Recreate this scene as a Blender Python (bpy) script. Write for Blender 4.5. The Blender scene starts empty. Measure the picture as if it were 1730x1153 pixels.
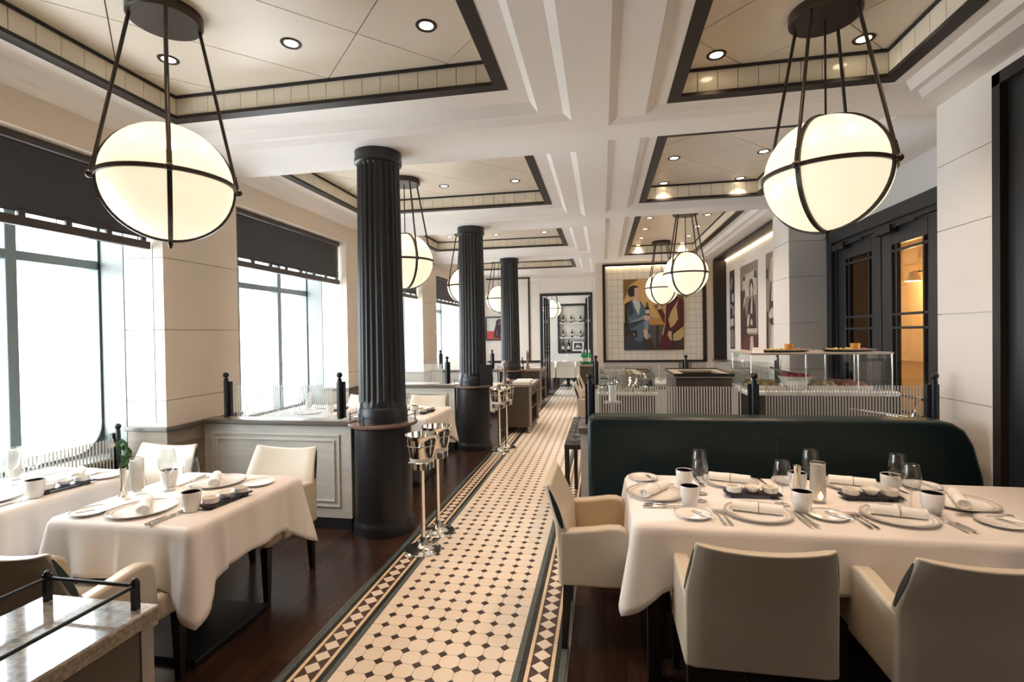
import bpy, math, random
from mathutils import Vector, Matrix
random.seed(7)
PI = math.pi
scn = bpy.context.scene
COL = scn.collection

# ------------------------------------------------------------------ camera
F = 842.98; YAW, PITCH, ROLL = .17891079, .01252884, -.01535855
fw = Vector((-math.sin(YAW)*math.cos(PITCH), math.cos(YAW)*math.cos(PITCH), -math.sin(PITCH)))
rt = Vector((math.cos(YAW), math.sin(YAW), 0)); up = rt.cross(fw)
R2 = rt*math.cos(ROLL) + up*math.sin(ROLL); U2 = -rt*math.sin(ROLL) + up*math.cos(ROLL)
cd = bpy.data.cameras.new('camera'); cam = bpy.data.objects.new('camera', cd); COL.objects.link(cam)
cd.sensor_fit = 'HORIZONTAL'; cd.sensor_width = 36; cd.lens = 36*F/1730; cd.clip_start = .05
cam.matrix_world = Matrix(((R2.x, U2.x, -fw.x, 0), (R2.y, U2.y, -fw.y, 0), (R2.z, U2.z, -fw.z, 1.609), (0, 0, 0, 1)))
scn.camera = cam

# ------------------------------------------------------------------ world, exposure
w = bpy.data.worlds.new('overcast_sky'); scn.world = w; w.use_nodes = True
bg = w.node_tree.nodes['Background']; bg.inputs[0].default_value = (.90, .96, 1, 1); bg.inputs[1].default_value = 8
vs = scn.view_settings; vs.view_transform = 'Standard'; vs.look = 'None'; vs.gamma = 1; vs.use_curve_mapping = False
vs.exposure = 0.65
scn.cycles.use_denoising = True
scn.cycles.max_bounces = 10; scn.cycles.diffuse_bounces = 7; scn.cycles.transparent_max_bounces = 24
scn.cycles.sample_clamp_indirect = 8; scn.cycles.caustics_reflective = False; scn.cycles.caustics_refractive = False
GLOBE_E = .58; SPOT_W = 31; SPOT_COL = (1, .70, .48); LENS_E = 9; LED_E = 7

def portal(x, y0, y1, z0, z1):
    l = bpy.data.lights.new('window_portal', 'AREA'); l.shape = 'RECTANGLE'; l.size = z1-z0; l.size_y = y1-y0
    l.cycles.is_portal = True
    o = bpy.data.objects.new('window_portal', l); COL.objects.link(o)
    o.location = (x, (y0+y1)/2, (z0+z1)/2); o.rotation_euler = (0, -PI/2, 0)

# ------------------------------------------------------------------ materials
MATS = {}
def mat(name, col, rough=.5, metal=0., spec=.5, noise=None, bump=None, rnd=0., emit=None, coat=0., stretch=None):
    m = bpy.data.materials.new(name); m.use_nodes = True; nt = m.node_tree; n = nt.nodes; L = nt.links
    b = n['Principled BSDF']; c4 = (*col, 1)
    b.inputs['Base Color'].default_value = c4; b.inputs['Roughness'].default_value = rough
    b.inputs['Metallic'].default_value = metal; b.inputs['Specular IOR Level'].default_value = spec
    b.inputs['Coat Weight'].default_value = coat; b.inputs['Coat Roughness'].default_value = .1
    src = None
    if noise or bump:
        g = n.new('ShaderNodeNewGeometry'); mp = n.new('ShaderNodeMapping'); L.new(g.outputs['Position'], mp.inputs[0])
        mp.inputs['Scale'].default_value = stretch or (1, 1, 1)
    if noise:
        sc, amt, col2 = noise
        t = n.new('ShaderNodeTexNoise'); t.inputs['Scale'].default_value = sc; t.inputs['Detail'].default_value = 5
        L.new(mp.outputs[0], t.inputs['Vector'])
        r = n.new('ShaderNodeValToRGB'); r.color_ramp.elements[0].position = .5-amt; r.color_ramp.elements[1].position = .5+amt
        r.color_ramp.elements[0].color = c4; r.color_ramp.elements[1].color = (*col2, 1)
        L.new(t.outputs['Fac'], r.inputs[0]); src = r.outputs[0]
    if rnd:
        oi = n.new('ShaderNodeObjectInfo'); hs = n.new('ShaderNodeHueSaturation')
        mr = n.new('ShaderNodeMapRange'); mr.inputs[3].default_value = 1-rnd; mr.inputs[4].default_value = 1+rnd
        L.new(oi.outputs['Random'], mr.inputs[0]); L.new(mr.outputs[0], hs.inputs['Value'])
        if src: L.new(src, hs.inputs['Color'])
        else: hs.inputs['Color'].default_value = c4
        src = hs.outputs[0]
    if src: L.new(src, b.inputs['Base Color'])
    if bump:
        t = n.new('ShaderNodeTexNoise'); t.inputs['Scale'].default_value = bump[0]; L.new(mp.outputs[0], t.inputs['Vector'])
        bp = n.new('ShaderNodeBump'); bp.inputs['Strength'].default_value = bump[1]; bp.inputs['Distance'].default_value = .01
        L.new(t.outputs['Fac'], bp.inputs['Height']); L.new(bp.outputs[0], b.inputs['Normal'])
    if emit:
        b.inputs['Emission Color'].default_value = (*emit[0], 1); b.inputs['Emission Strength'].default_value = emit[1]
    MATS[name] = m; return m
def glass(name, tint=(.97, .98, .98), ior=1.45, rough=0.0, gz=.6, f0=.8):
    m = bpy.data.materials.new(name); m.use_nodes = True; nt = m.node_tree; n = nt.nodes; L = nt.links
    n.remove(n['Principled BSDF']); o = n['Material Output']
    tr = n.new('ShaderNodeBsdfTransparent'); tr.inputs[0].default_value = (*tint, 1)
    gl = n.new('ShaderNodeBsdfGlossy'); gl.inputs['Roughness'].default_value = rough
    lw = n.new('ShaderNodeLayerWeight'); lw.inputs[0].default_value = .5       # Schlick reflectance, same from both faces
    pw = n.new('ShaderNodeMath'); pw.operation = 'POWER'; pw.inputs[1].default_value = 5; L.new(lw.outputs['Facing'], pw.inputs[0])
    fr = n.new('ShaderNodeMath'); fr.operation = 'MULTIPLY_ADD'; fr.inputs[1].default_value = gz; fr.inputs[2].default_value = ((ior-1)/(ior+1))**2*f0; L.new(pw.outputs[0], fr.inputs[0])
    mx = n.new('ShaderNodeMixShader'); L.new(fr.outputs[0], mx.inputs[0]); L.new(tr.outputs[0], mx.inputs[1]); L.new(gl.outputs[0], mx.inputs[2])
    L.new(mx.outputs[0], o.inputs[0]); MATS[name] = m; return m

mat('plaster', (.82, .77, .72), .7, noise=(1.5, .3, (.79, .74, .69)))
mat('ceiling_white', (.86, .82, .785), .55)
mat('ceiling_panel', (.78, .69, .58), .35)
mat('stone_wall', (.79, .68, .57), .6, noise=(3, .3, (.765, .655, .545)))
mat('grey_wall', (.60, .585, .57), .6)
mat('limestone', (.80, .76, .725), .55, noise=(2.5, .35, (.76, .72, .68)))
mat('bronze', (.026, .020, .017), .45, spec=.3)
mat('brass_rod', (.045, .033, .024), .35, metal=.4)
mat('shadow_gap', (.03, .026, .024), .8)
mat('charcoal', (.014, .014, .017), .38, spec=.5)
mat('black_paint', (.018, .019, .022), .4)
mat('black_metal', (.02, .024, .03), .35, metal=.3)
mat('glazed_tile', (.82, .76, .64), .12, rnd=.03, coat=.3)
mat('wall_tile', (.80, .75, .66), .14, rnd=.025, coat=.4)
mat('octagon_tile', (.80, .71, .60), .28, rnd=.04)
mat('dot_tile', (.055, .034, .028), .3, rnd=.2)
mat('border_brown', (.075, .042, .034), .32)
mat('border_cream', (.78, .62, .42), .35)
mat('border_black', (.018, .018, .018), .35)
mat('border_grey', (.10, .125, .125), .35, noise=(14, .2, (.075, .09, .09)))
mat('grout', (.05, .035, .03), .8)
mat('steel_trim', (.5, .5, .5), .3, metal=1)
mat('dark_plank', (.022, .011, .008), .23, noise=(5, .3, (.050, .023, .014)), rnd=.4, stretch=(9, .7, 1), spec=.5)
mat('pale_wood', (.52, .50, .45), .42, noise=(3, .25, (.62, .60, .56)), stretch=(1.2, 1.2, 9))
mat('wainscot_wood', (.23, .18, .135), .45, noise=(3, .25, (.34, .28, .22)), stretch=(1.2, 1.2, 9))
mat('cap_wood', (.10, .085, .075), .3, noise=(4, .3, (.14, .12, .105)))
mat('grey_brown_wood', (.085, .060, .045), .4, noise=(4, .3, (.11, .08, .06)), stretch=(3, 3, 1))
mat('ring_wood', (.16, .10, .075), .25)
mat('chair_leather', (.58, .515, .415), .36, noise=(40, .4, (.56, .495, .395)), spec=.5)
mat('chair_inner', (.50, .40, .27), .45)
mat('dark_green_leather', (.012, .030, .030), .35)
mat('banquette_leather', (.005, .015, .016), .36, noise=(6, .4, (.0065, .018, .018)), spec=.4)
mat('dark_leg', (.016, .012, .011), .35)
mat('linen', (.83, .79, .765), .75, noise=(2, .3, (.81, .77, .745)), bump=(9, .05))
mat('napkin', (.86, .84, .80), .8)
mat('porcelain', (.85, .83, .80), .15, coat=.4)
mat('plate_line', (.22, .17, .15), .3)
mat('cup_inside', (.012, .010, .02), .08, coat=.6)
mat('silver', (.86, .82, .75), .09, metal=1)
mat('frosted_silver', (.74, .72, .68), .42, metal=.25)
mat('chrome_dark', (.45, .43, .40), .12, metal=1)
mat('slate', (.025, .02, .03), .45)
mat('candle_wax', (.90, .86, .80), .5, emit=((1, .75, .5), .10))  # weak glow put into the wax, in unlit candles too
mat('flame', (1, .6, .25), .5, emit=((1, .55, .2), 6))
mat('leaf_green', (.035, .12, .03), .4)
mat('petal', (.85, .86, .70), .6)
mat('granite', (.20, .19, .18), .06, noise=(70, .1, (.42, .39, .35)), coat=.5)
mat('granite_side', (.26, .20, .145), .3, noise=(80, .12, (.44, .36, .27)))
mat('taupe_paint', (.36, .32, .28), .4)
mat('blind_dark', (.050, .040, .037), .38)
mat('window_frame', (.17, .215, .225), .4)
mat('sill_white', (.22, .235, .225), .4)
mat('opal_glass', (.55, .50, .40), .25, emit=((1, .88, .63), GLOBE_E))
mat('lamp_lens', (1, .9, .7), .4, emit=((1, .80, .52), LENS_E))
mat('led', (1, .8, .5), .4, emit=((1, .72, .40), LED_E))
mat('frit', (.68, .66, .62), .5)
mat('amber_wall', (.70, .47, .20), .5)
mat('parchment', (.80, .60, .36), .6)
mat('wine_bottle', (.02, .016, .012), .1)
mat('green_glass', (.02, .26, .11), .08)
mat('bottle_label', (.78, .72, .66), .6)
mat('pepper_wood', (.30, .17, .11), .3)
mat('paper_white', (.85, .84, .82), .7)
mat('food_orange', (.75, .33, .05), .5); mat('food_green', (.34, .40, .14), .6, noise=(60, .1, (.70, .36, .12)))
mat('food_red', (.42, .03, .05), .5, bump=(80, .8)); mat('food_cream', (.72, .62, .42), .6, noise=(70, .1, (.42, .36, .16)))
mat('food_meat', (.45, .16, .11), .5, noise=(50, .1, (.45, .22, .15)))
def frosted(name, col):
    m = bpy.data.materials.new(name); m.use_nodes = True; nt = m.node_tree; n = nt.nodes; L = nt.links
    n.remove(n['Principled BSDF']); d = n.new('ShaderNodeBsdfDiffuse'); t = n.new('ShaderNodeBsdfTranslucent'); mx = n.new('ShaderNodeMixShader'); mx.inputs[0].default_value = .6
    d.inputs[0].default_value = t.inputs[0].default_value = (*col, 1)
    L.new(d.outputs[0], mx.inputs[1]); L.new(t.outputs[0], mx.inputs[2]); L.new(mx.outputs[0], n['Material Output'].inputs[0]); MATS[name] = m
frosted('frosted_glass', (.93, .90, .86))
glass('window_glass'); glass('clear_glass', (.93, .94, .94), gz=1.0, f0=1.5); glass('partition_glass', (.95, .97, .97), 1.4)
glass('dark_view_glass', (.25, .25, .25)); glass('amber_glass', (1, .93, .8))  # darkness behind the far door leaf is put into its glass tint

def paint(name, col):
    if name not in MATS: mat(name, col, .55)
    return name

# ------------------------------------------------------------------ mesh builder
class MB:
    def __init__(s): s.v = []; s.f = []
    def add(s, vs, fs):
        k = len(s.v); s.v += [tuple(v) for v in vs]; s.f += [tuple(i+k for i in f) for f in fs]; return s
    def box(s, x0, x1, y0, y1, z0, z1):
        return s.add([(x0,y0,z0),(x1,y0,z0),(x1,y1,z0),(x0,y1,z0),(x0,y0,z1),(x1,y0,z1),(x1,y1,z1),(x0,y1,z1)],
                     [(0,3,2,1),(4,5,6,7),(0,1,5,4),(1,2,6,5),(2,3,7,6),(3,0,4,7)])
    def cbox(s, cx, cy, cz, sx, sy, sz): return s.box(cx-sx/2, cx+sx/2, cy-sy/2, cy+sy/2, cz-sz/2, cz+sz/2)
    def lathe(s, prof, n=24, c=(0,0,0), cap=True):
        vs = []; fs = []; m = len(prof)
        for i in range(n):
            a = 2*PI*i/n
            for r, z in prof: vs.append((c[0]+r*math.cos(a), c[1]+r*math.sin(a), c[2]+z))
        for i in range(n):
            j = (i+1) % n
            for k in range(m-1): fs.append((i*m+k, j*m+k, j*m+k+1, i*m+k+1))
        if cap:
            if prof[0][0] > 1e-6: fs.append(tuple(i*m for i in range(n))[::-1])
            if prof[-1][0] > 1e-6: fs.append(tuple(i*m+m-1 for i in range(n)))
        return s.add(vs, fs)
    def tube(s, pts, r, n=8, closed=False, flat=None):
        pts = [Vector(p) for p in pts]; N = len(pts); vs = []; fs = []; prev = None
        for i, p in enumerate(pts):
            if closed: t = (pts[(i+1) % N]-pts[i-1])
            else: t = pts[min(i+1, N-1)]-pts[max(i-1, 0)]
            t.normalize()
            if prev is None:
                a = Vector((0,0,1)) if abs(t.z) < .9 else Vector((1,0,0)); u = t.cross(a).normalized()
            else: u = (prev - t*prev.dot(t)).normalized()
            prev = u; v = t.cross(u)
            rr = r[i] if isinstance(r, (list, tuple)) else r
            for k in range(n):
                a = 2*PI*k/n; vs.append(p+u*math.cos(a)*rr+v*math.sin(a)*rr)
        M = N if closed else N-1
        for i in range(M):
            j = (i+1) % N
            for k in range(n): l = (k+1) % n; fs.append((i*n+k, i*n+l, j*n+l, j*n+k))
        if not closed: fs += [tuple(range(n))[::-1], tuple((N-1)*n+k for k in range(n))]
        return s.add(vs, fs)
    def prism(s, poly, a0, a1, axis='z'):
        n = len(poly)
        def P(p, a): return {'z': (p[0],p[1],a), 'x': (a,p[0],p[1]), 'y': (p[0],a,p[1])}[axis]
        vs = [P(p, a0) for p in poly]+[P(p, a1) for p in poly]
        return s.add(vs, [tuple(range(n))[::-1], tuple(range(n, 2*n))]+[(i, (i+1) % n, n+(i+1) % n, n+i) for i in range(n)])
    def sphere(s, c, r, n=16, m=10, sz=1.0, cut=None):
        prof = [(r*math.sin(PI*i/m), -r*sz*math.cos(PI*i/m)) for i in range(m+1)]
        prof[0] = (0, prof[0][1]); prof[-1] = (0, prof[-1][1])
        return s.lathe(prof, n, c, cap=False)
    def frame(s, o, i, z0, z1):     # rectangular ring, rects (x0,x1,y0,y1)
        a = [(o[0],o[2]),(o[1],o[2]),(o[1],o[3]),(o[0],o[3])]; b = [(i[0],i[2]),(i[1],i[2]),(i[1],i[3]),(i[0],i[3])]
        vs = [(*p,z0) for p in a]+[(*p,z0) for p in b]+[(*p,z1) for p in a]+[(*p,z1) for p in b]; fs = []
        for k in range(4):
            j = (k+1) % 4
            fs += [(k,4+k,4+j,j), (8+k,8+j,12+j,12+k), (k,j,8+j,8+k), (4+j,4+k,12+k,12+j)]
        return s.add(vs, fs)
    def mesh(s, name, m=None, smooth=None):
        me = bpy.data.meshes.new(name); me.from_pydata(s.v, [], s.f); me.validate(); me.update()
        bmfix(me)
        if m: me.materials.append(MATS[m])
        if smooth is not None:
            me.shade_smooth(); me.set_sharp_from_angle(angle=math.radians(smooth))
        return me
import bmesh
def bmfix(me):
    b = bmesh.new(); b.from_mesh(me); bmesh.ops.remove_doubles(b, verts=b.verts, dist=1e-6)
    bmesh.ops.recalc_face_normals(b, faces=b.faces); b.to_mesh(me); b.free()
def link(name, data, parent=None, loc=None, rot=None):
    o = bpy.data.objects.new(name, data); COL.objects.link(o)
    if parent: o.parent = parent
    if loc is not None: o.location = loc
    if rot is not None: o.rotation_euler = rot if not isinstance(rot, (int, float)) else (0, 0, rot)
    return o
def obj(name, mb, m, parent=None, smooth=None, bevel=0, seg=2, loc=None, rot=None):
    o = link(name, mb.mesh(name, m, smooth), parent, loc, rot)
    if bevel:
        k = o.modifiers.new('bevel', 'BEVEL'); k.width = bevel; k.segments = seg; k.limit_method = 'ANGLE'
        o.data.shade_smooth(); o.data.set_sharp_from_angle(angle=math.radians(50))
        k.harden_normals = False
    return o
CACHE = {}
def cm(key, fn, m, smooth=None):
    if key not in CACHE: CACHE[key] = fn().mesh(key, m, smooth)
    return CACHE[key]
LABELS = {}
def tag(o, label, cat, group=None):
    o['label'] = label; o['category'] = cat
    if group: o['group'] = group
    n = len(label.split())
    if not 4 <= n <= 16: print('LABEL LENGTH', n, label)
    if label in LABELS and not (group and LABELS[label] == group): print('DUP LABEL', label)
    LABELS[label] = group
    return o
def thing(name, label, cat, loc=(0,0,0), rz=0, group=None):
    o = bpy.data.objects.new(name, None); COL.objects.link(o); o.location = loc; o.rotation_euler = (0,0,rz); o.empty_display_size = .05
    return tag(o, label, cat, group)
def struct(o): o['kind'] = 'structure'; return o
def semp(name, loc=(0,0,0)):
    o = bpy.data.objects.new(name, None); COL.objects.link(o); o.location = loc; o.empty_display_size = .05; return struct(o)
def stuff(o): o['kind'] = 'stuff'; return o

# ------------------------------------------------------------------ key dimensions
ZC = 3.133                       # beam soffit
PER = 2.98; YC = [-2.04+PER*k for k in range(6)]      # column / beam lines: .94 3.92 6.90 9.88 12.86
WL = -3.45; WWIN = -4.10; WR = 2.29
YB = 12.9                        # back wall with door
YP = 11.06                       # tiled picture wall at right
YN = -2.6                        # wall behind camera
PIERS = [(.48,1.33),(3.44,4.27),(6.36,7.22),(9.30,10.14)]
def bayname(k): return ['nearest','second','third','farthest'][k]

# ------------------------------------------------------------------ FLOOR
floor = struct(obj('floor', MB().box(-4.2, 2.9, YN, YB, -.12, -.004).box(-4.2, 2.3, YB, 19, -.12, -.004), 'grout'))
def oct_mb(x0, x1, y0, y1, c, cl=True, cr=True, t=.004):
    p = []
    p += [(x0+c,y0)] if cl else [(x0,y0)]
    p += [(x1-c,y0),(x1,y0+c)] if cr else [(x1,y0)]
    p += [(x1,y1-c),(x1-c,y1)] if cr else [(x1,y1)]
    p += [(x0+c,y1),(x0,y1-c),(x0,y0+c)] if cl else [(x0,y1)]
    return MB().prism(p, -t, 0)
X0 = -1.2126; H = .0488; CT = .0245
omid = cm('octagon_tile', lambda: oct_mb(-H, H, -H, H, CT), 'octagon_tile')
oleft = cm('edge_tile_l', lambda: oct_mb(-.0235, H, -H, H, CT, cl=False), 'octagon_tile')
oright = cm('edge_tile_r', lambda: oct_mb(-H, .0235, -H, H, CT, cr=False), 'octagon_tile')
dot = cm('dot_tile', lambda: MB().prism([(-.0232,0),(0,-.0232),(.0232,0),(0,.0232)], -.004, 0), 'dot_tile')
far_o, far_d = MB(), MB()
for j in range(-22, 150):
    y = (j+.5+21.95)*.1
    ind = 0 <= (j+3) < 33
    for c in range(-1, 8):
        x = X0+(c+.5)*.1
        if ind: link('octagon_tile', oleft if c == -1 else oright if c == 7 else omid, floor, (x, y, 0))
        else:
            m = oct_mb(-.0235 if c == -1 else -H, .0235 if c == 7 else H, -H, H, CT, c != -1, c != 7)
            far_o.add([(v[0]+x, v[1]+y, v[2]) for v in m.v], m.f)
    for c in range(8):
        x = X0+c*.1; yy = y-.05
        if 0 <= (j+3) < 37: link('dot_tile', dot, floor, (x, yy, 0))
        else: far_d.prism([(x-.0232,yy),(x,yy-.0232),(x+.0232,yy),(x,yy+.0232)], -.004, 0)
stuff(obj('far_octagon_tiles', far_o, 'octagon_tile', floor)); stuff(obj('far_dot_tiles', far_d, 'dot_tile', floor))
dia = cm('diamond_tile', lambda: MB().prism([(-.0435,0),(0,-.0435),(.0435,0),(0,.0435)], -.004, .0004), 'octagon_tile')
for side, xe, sg in ((0, X0-.0735, -1), (1, X0+.7735, 1)):
    a = xe
    for nm, wd, mt in (('grey', .032, 'border_grey'), ('black', .024, 'border_black'), ('cream', .021, 'border_cream'), ('brown', .094, 'border_brown'), ('cream', .021, 'border_cream'), ('black', .022, 'border_black'), ('grey', .034, 'border_grey'), ('steel', .010, 'steel_trim')):
        b = a+sg*wd; lo, hi = min(a, b), max(a, b)
        if nm == 'steel': obj('edge_strip', MB().box(lo+.002, hi, YN, YB, -.004, .002), mt, floor)
        elif nm == 'brown':
            obj('border_tiles', MB().box(lo+.001, hi-.001, YN, YB, -.004, 0), mt, floor)
            for k in range(2, 122): link('diamond_tile', dia, floor, ((a+b)/2, 1.75+k*.0892, 0))
        else:
            m = MB(); y = YN; ln = .0892*2 if nm != 'black' else .0892*4
            while y < YB: m.box(lo+.0012, hi-.0012, y+.001, min(y+ln, YB)-.001, -.004, 0); y += ln
            stuff(obj(nm+'_border_tiles', m, mt, floor))
        a = b
    edge = a
    if side == 0: XFL = edge
    else: XFR = edge
# planks along Y
PW = .092
def plank_mb(l): return MB().box(-PW/2+.0008, PW/2-.0008, .001, l-.001, -.004, 0)
farp = MB(); rp = random.Random(3)
for (xa, xb, ylim, side) in ((XFL, -4.1, 6.2, -1), (XFR, 2.775, 4.2, 1)):
    n = int(abs(xb-xa)/PW)+1
    for i in range(n):
        x = xa+side*(i+.5)*PW; y = YN-rp.random()*1.2
        while y < YB:
            l = rp.choice((.9, 1.2, 1.5))
            if side < 0: vis = x > -3.6 and y+l > 1.0 and y < ylim
            else: vis = y+l > 1.0 and y < ylim and (x < 1.2)
            if vis: link('floor_plank', cm('plank%g' % l, lambda: plank_mb(l), 'dark_plank'), floor, (x, y, 0))
            else: farp.box(x-PW/2+.0008, x+PW/2-.0008, y+.001, min(y+l, YB)-.001, -.004, 0)
            y += l
farp.box(-3.4, XFL-.2, YB+.02, 19, -.004, -.001)
stuff(obj('far_floor_planks', farp, 'dark_plank', floor))

# ------------------------------------------------------------------ CEILING
ceil = semp('ceiling')
def slab(name, m, x0, x1, y0, y1, z0, z1): return obj(name, MB().box(x0, x1, y0, y1, z0, z1), m, ceil)
slab('ceiling_slab', 'shadow_gap', -4.2, 3.0, YN, 13.2, 3.425, 3.6)
slab('beam', 'ceiling_white', -.195, .065, YN, YB, ZC, 3.42)
def clip(poly, a, b, c):     # keep a*x+b*y<=c
    out = []
    for i in range(len(poly)):
        p, q = poly[i-1], poly[i]; dp = a*p[0]+b*p[1]-c; dq = a*q[0]+b*q[1]-c
        if dp*dq < 0: t = dp/(dp-dq); out.append((p[0]+t*(q[0]-p[0]), p[1]+t*(q[1]-p[1])))
        if dq <= 0: out.append(q)
    return out
def lattice(rect, A, B, z):
    x0, x1, y0, y1 = rect; g = .0045
    A = [-99]+sorted(A)+[99]; B = [-99]+sorted(B)+[99]
    for i in range(len(A)-1):
        for j in range(len(B)-1):
            p = [(x0,y0),(x1,y0),(x1,y1),(x0,y1)]
            p = clip(p, -1, -1, -A[i]-g); p = clip(p, 1, 1, A[i+1]-g) if p else p
            p = clip(p, 1, -1, -B[j]-g) if p else p; p = clip(p, -1, 1, B[j+1]-g) if p else p
            if len(p) >= 3:
                obj('ceiling_panel', MB().prism(p, z, z+.02), 'ceiling_panel', ceil)
def coffer(outer, inner, z1, z2, mid, kA, kB, ztop=3.38, tiles=True, y_from=-9):
    # outer ring at z1 between outer and mid, inner ring at z2 between mid and inner, dark flange inside inner
    c = .055; ins = lambda r, d: (r[0]+d, r[1]-d, r[2]+d, r[3]-d)
    obj('ceiling_moulding', MB().frame(ins(outer, c), mid, z1, 3.42), 'ceiling_white', ceil)
    obj('ceiling_moulding', MB().frame(ins(mid, c), inner, z2, 3.42), 'ceiling_white', ceil)
    for r, za, zb in ((outer, ZC, z1), (mid, z1, z2)):      # sloping cove strips
        q = ins(r, c); A4 = [(r[0],r[2],za),(r[1],r[2],za),(r[1],r[3],za),(r[0],r[3],za)]; B4 = [(q[0],q[2],zb),(q[1],q[2],zb),(q[1],q[3],zb),(q[0],q[3],zb)]
        up3 = [(p[0], p[1], 3.42) for p in A4]
        obj('ceiling_moulding', MB().add(A4+B4+up3, [(k, (k+1) % 4, 4+(k+1) % 4, 4+k) for k in range(4)]+[(k, 8+k, 8+(k+1) % 4, (k+1) % 4) for k in range(4)]), 'ceiling_white', ceil)
    fl = .082; q = (inner[0]+fl, inner[1]-fl, inner[2]+fl, inner[3]-fl)
    fr = obj('coffer_frame', MB().frame(inner, q, z2-.004, z2+.02), 'bronze', ceil)
    u = .018; up_ = (q[0]-u, q[1]+u, q[2]-u, q[3]+u)
    obj('shadow_line', MB().frame(up_, (up_[0]+.012, up_[1]-.012, up_[2]+.012, up_[3]-.012), ztop-.018, ztop+.004), 'shadow_gap', fr)
    obj('tile_backing', MB().frame((up_[0]-.03, up_[1]+.03, up_[2]-.03, up_[3]+.03), (up_[0]-.012, up_[1]+.012, up_[2]-.012, up_[3]+.012), z2+.02, ztop-.018), 'shadow_gap', fr)
    zt0, zt1 = z2+.021, ztop-.019
    nx = max(1, round((up_[1]-up_[0])/.132)); dx = (up_[1]-up_[0])/nx
    ny = max(1, round((up_[3]-up_[2])/.132)); dy = (up_[3]-up_[2])/ny
    tx = MB().box(-dx/2+.002, dx/2-.002, -.006, .006, zt0, zt1).mesh('upstand_tile', 'glazed_tile')
    ty = MB().box(-.006, .006, -dy/2+.002, dy/2-.002, zt0, zt1).mesh('upstand_tile', 'glazed_tile')
    for i in range(nx): link('tile', tx, fr, (up_[0]+(i+.5)*dx, up_[3]+.006, 0))
    for i in range(ny):
        link('tile', ty, fr, (up_[0]-.006, up_[2]+(i+.5)*dy, 0)); link('tile', ty, fr, (up_[1]+.006, up_[2]+(i+.5)*dy, 0))
    lattice(up_, kA, kB, ztop)
    return q
LBX = (WL, -.195)
for k in range(5):                                  # left bays; k=0 lies behind the camera
    y0, y1 = YC[k]+.31, YC[k+1]-.31
    slab('beam', 'ceiling_white', WL, -.195, YC[k]-.31, YC[k]+.31, ZC, 3.42)
    o = (WL, -.195, y0, y1); md = (WL+.10, -.42, y0+.06, y1-.09); inn = (-3.13, -.594, y0+.17, y1-.345)
    sh = (k-1)*PER
    A = [-.324+sh+d for d in (-1.68, 0, 1.682, 2.519)]; B = [4.16+sh+d for d in (-1.69, -.845, 0, .87, 1.7)]
    coffer(o, inn, 3.165, 3.232, md, A, B, 3.40)
slab('beam', 'ceiling_white', WL, -.195, YC[5]-.31, YB+.3, ZC, 3.42)
RB = [(.55, 3.75, 'nearest'), (4.036, 6.45, 'second'), (6.74, 10.63, 'far')]
for y0, y1, nm in RB:
    o = (.065, 2.10, y0, y1); md = (.32, 2.0, y0+.06, y1-.06); inn = (.462, 1.87, y0+.13, y1-.13)
    s = y1-3.75
    A = [4.55+s+d for d in (-4.2, -3.36, -2.52, -1.68, -.84, 0, .84)]; B = [2.62+s+d for d in (-3.36, -2.52, -1.68, -.84, 0, .84)]
    coffer(o, inn, 3.16, 3.20, md, A, B)
for y0, y1 in ((YN, .55), (3.75, 4.036), (6.45, 6.74), (10.63, YB)): slab('beam', 'ceiling_white', .065, 2.10, y0, y1, ZC, 3.42)
slab('soffit', 'ceiling_white', 2.10, 2.9, YN, YB, ZC, 3.42)

# downlights
def downlight(x, y, label, z=3.38, power=1.0):
    t = thing('downlight', label, 'ceiling light', (x, y, z))
    link('trim_ring', cm('trim_ring', lambda: MB().lathe([(.040,-.002),(.045,-.006),(.058,-.006),(.062,0),(.062,.004),(.040,.004)], 24, cap=False), 'bronze', 40), t)
    link('lens', cm('dl_lens', lambda: MB().lathe([(0,-.001),(.040,-.001),(.040,.003)], 24, cap=False), 'lamp_lens'), t)
    l = bpy.data.lights.new('downlight_beam', 'SPOT'); l.energy = SPOT_W*power; l.color = SPOT_COL; l.spot_size = math.radians(95); l.spot_blend = .8; l.shadow_soft_size = .04
    lo = link('downlight_beam', l, t, (0, 0, -.012))
for k in range(4):
    yb = YC[k+1]
    for rw, dy in (('far', 1.83), ('near', .98)):
        for cx, nm in ((-2.70, 'window end'), (-1.836, 'middle'), (-.975, 'aisle end')):
            if k == 0 and rw == 'near' : pass
            downlight(cx, yb+dy, f'round recessed downlight in the {bayname(k)} left ceiling coffer, {rw} row, {nm}', 3.40)
for nm, ys in (('nearest', (1.72, 2.56, 3.40)), ('second', (4.47, 5.31, 6.17)), ('farthest', (7.16, 7.97, 8.80, 9.63, 10.40))):
    for i, y in enumerate(ys):
        for x, sd in ((.742, 'aisle side'), (1.592, 'wall side')):
            downlight(x, y, f'round recessed downlight in the {nm} right ceiling coffer, {sd}, {["nearest","second","third","fourth","fifth"][i]} pair')
t = thing('sprinkler', 'small brass sprinkler head on the nearest left coffer ceiling', 'sprinkler', (-2.50, 2.40, 3.40))
obj('rosette', MB().lathe([(0,-.004),(.035,-.004),(.038,0),(0,.001)], 20, cap=False), 'silver', t, 40)
obj('nozzle', MB().lathe([(.008,-.004),(.008,-.03),(.02,-.032),(.02,-.036),(0,-.038)], 12), 'silver', t, 40)

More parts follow.
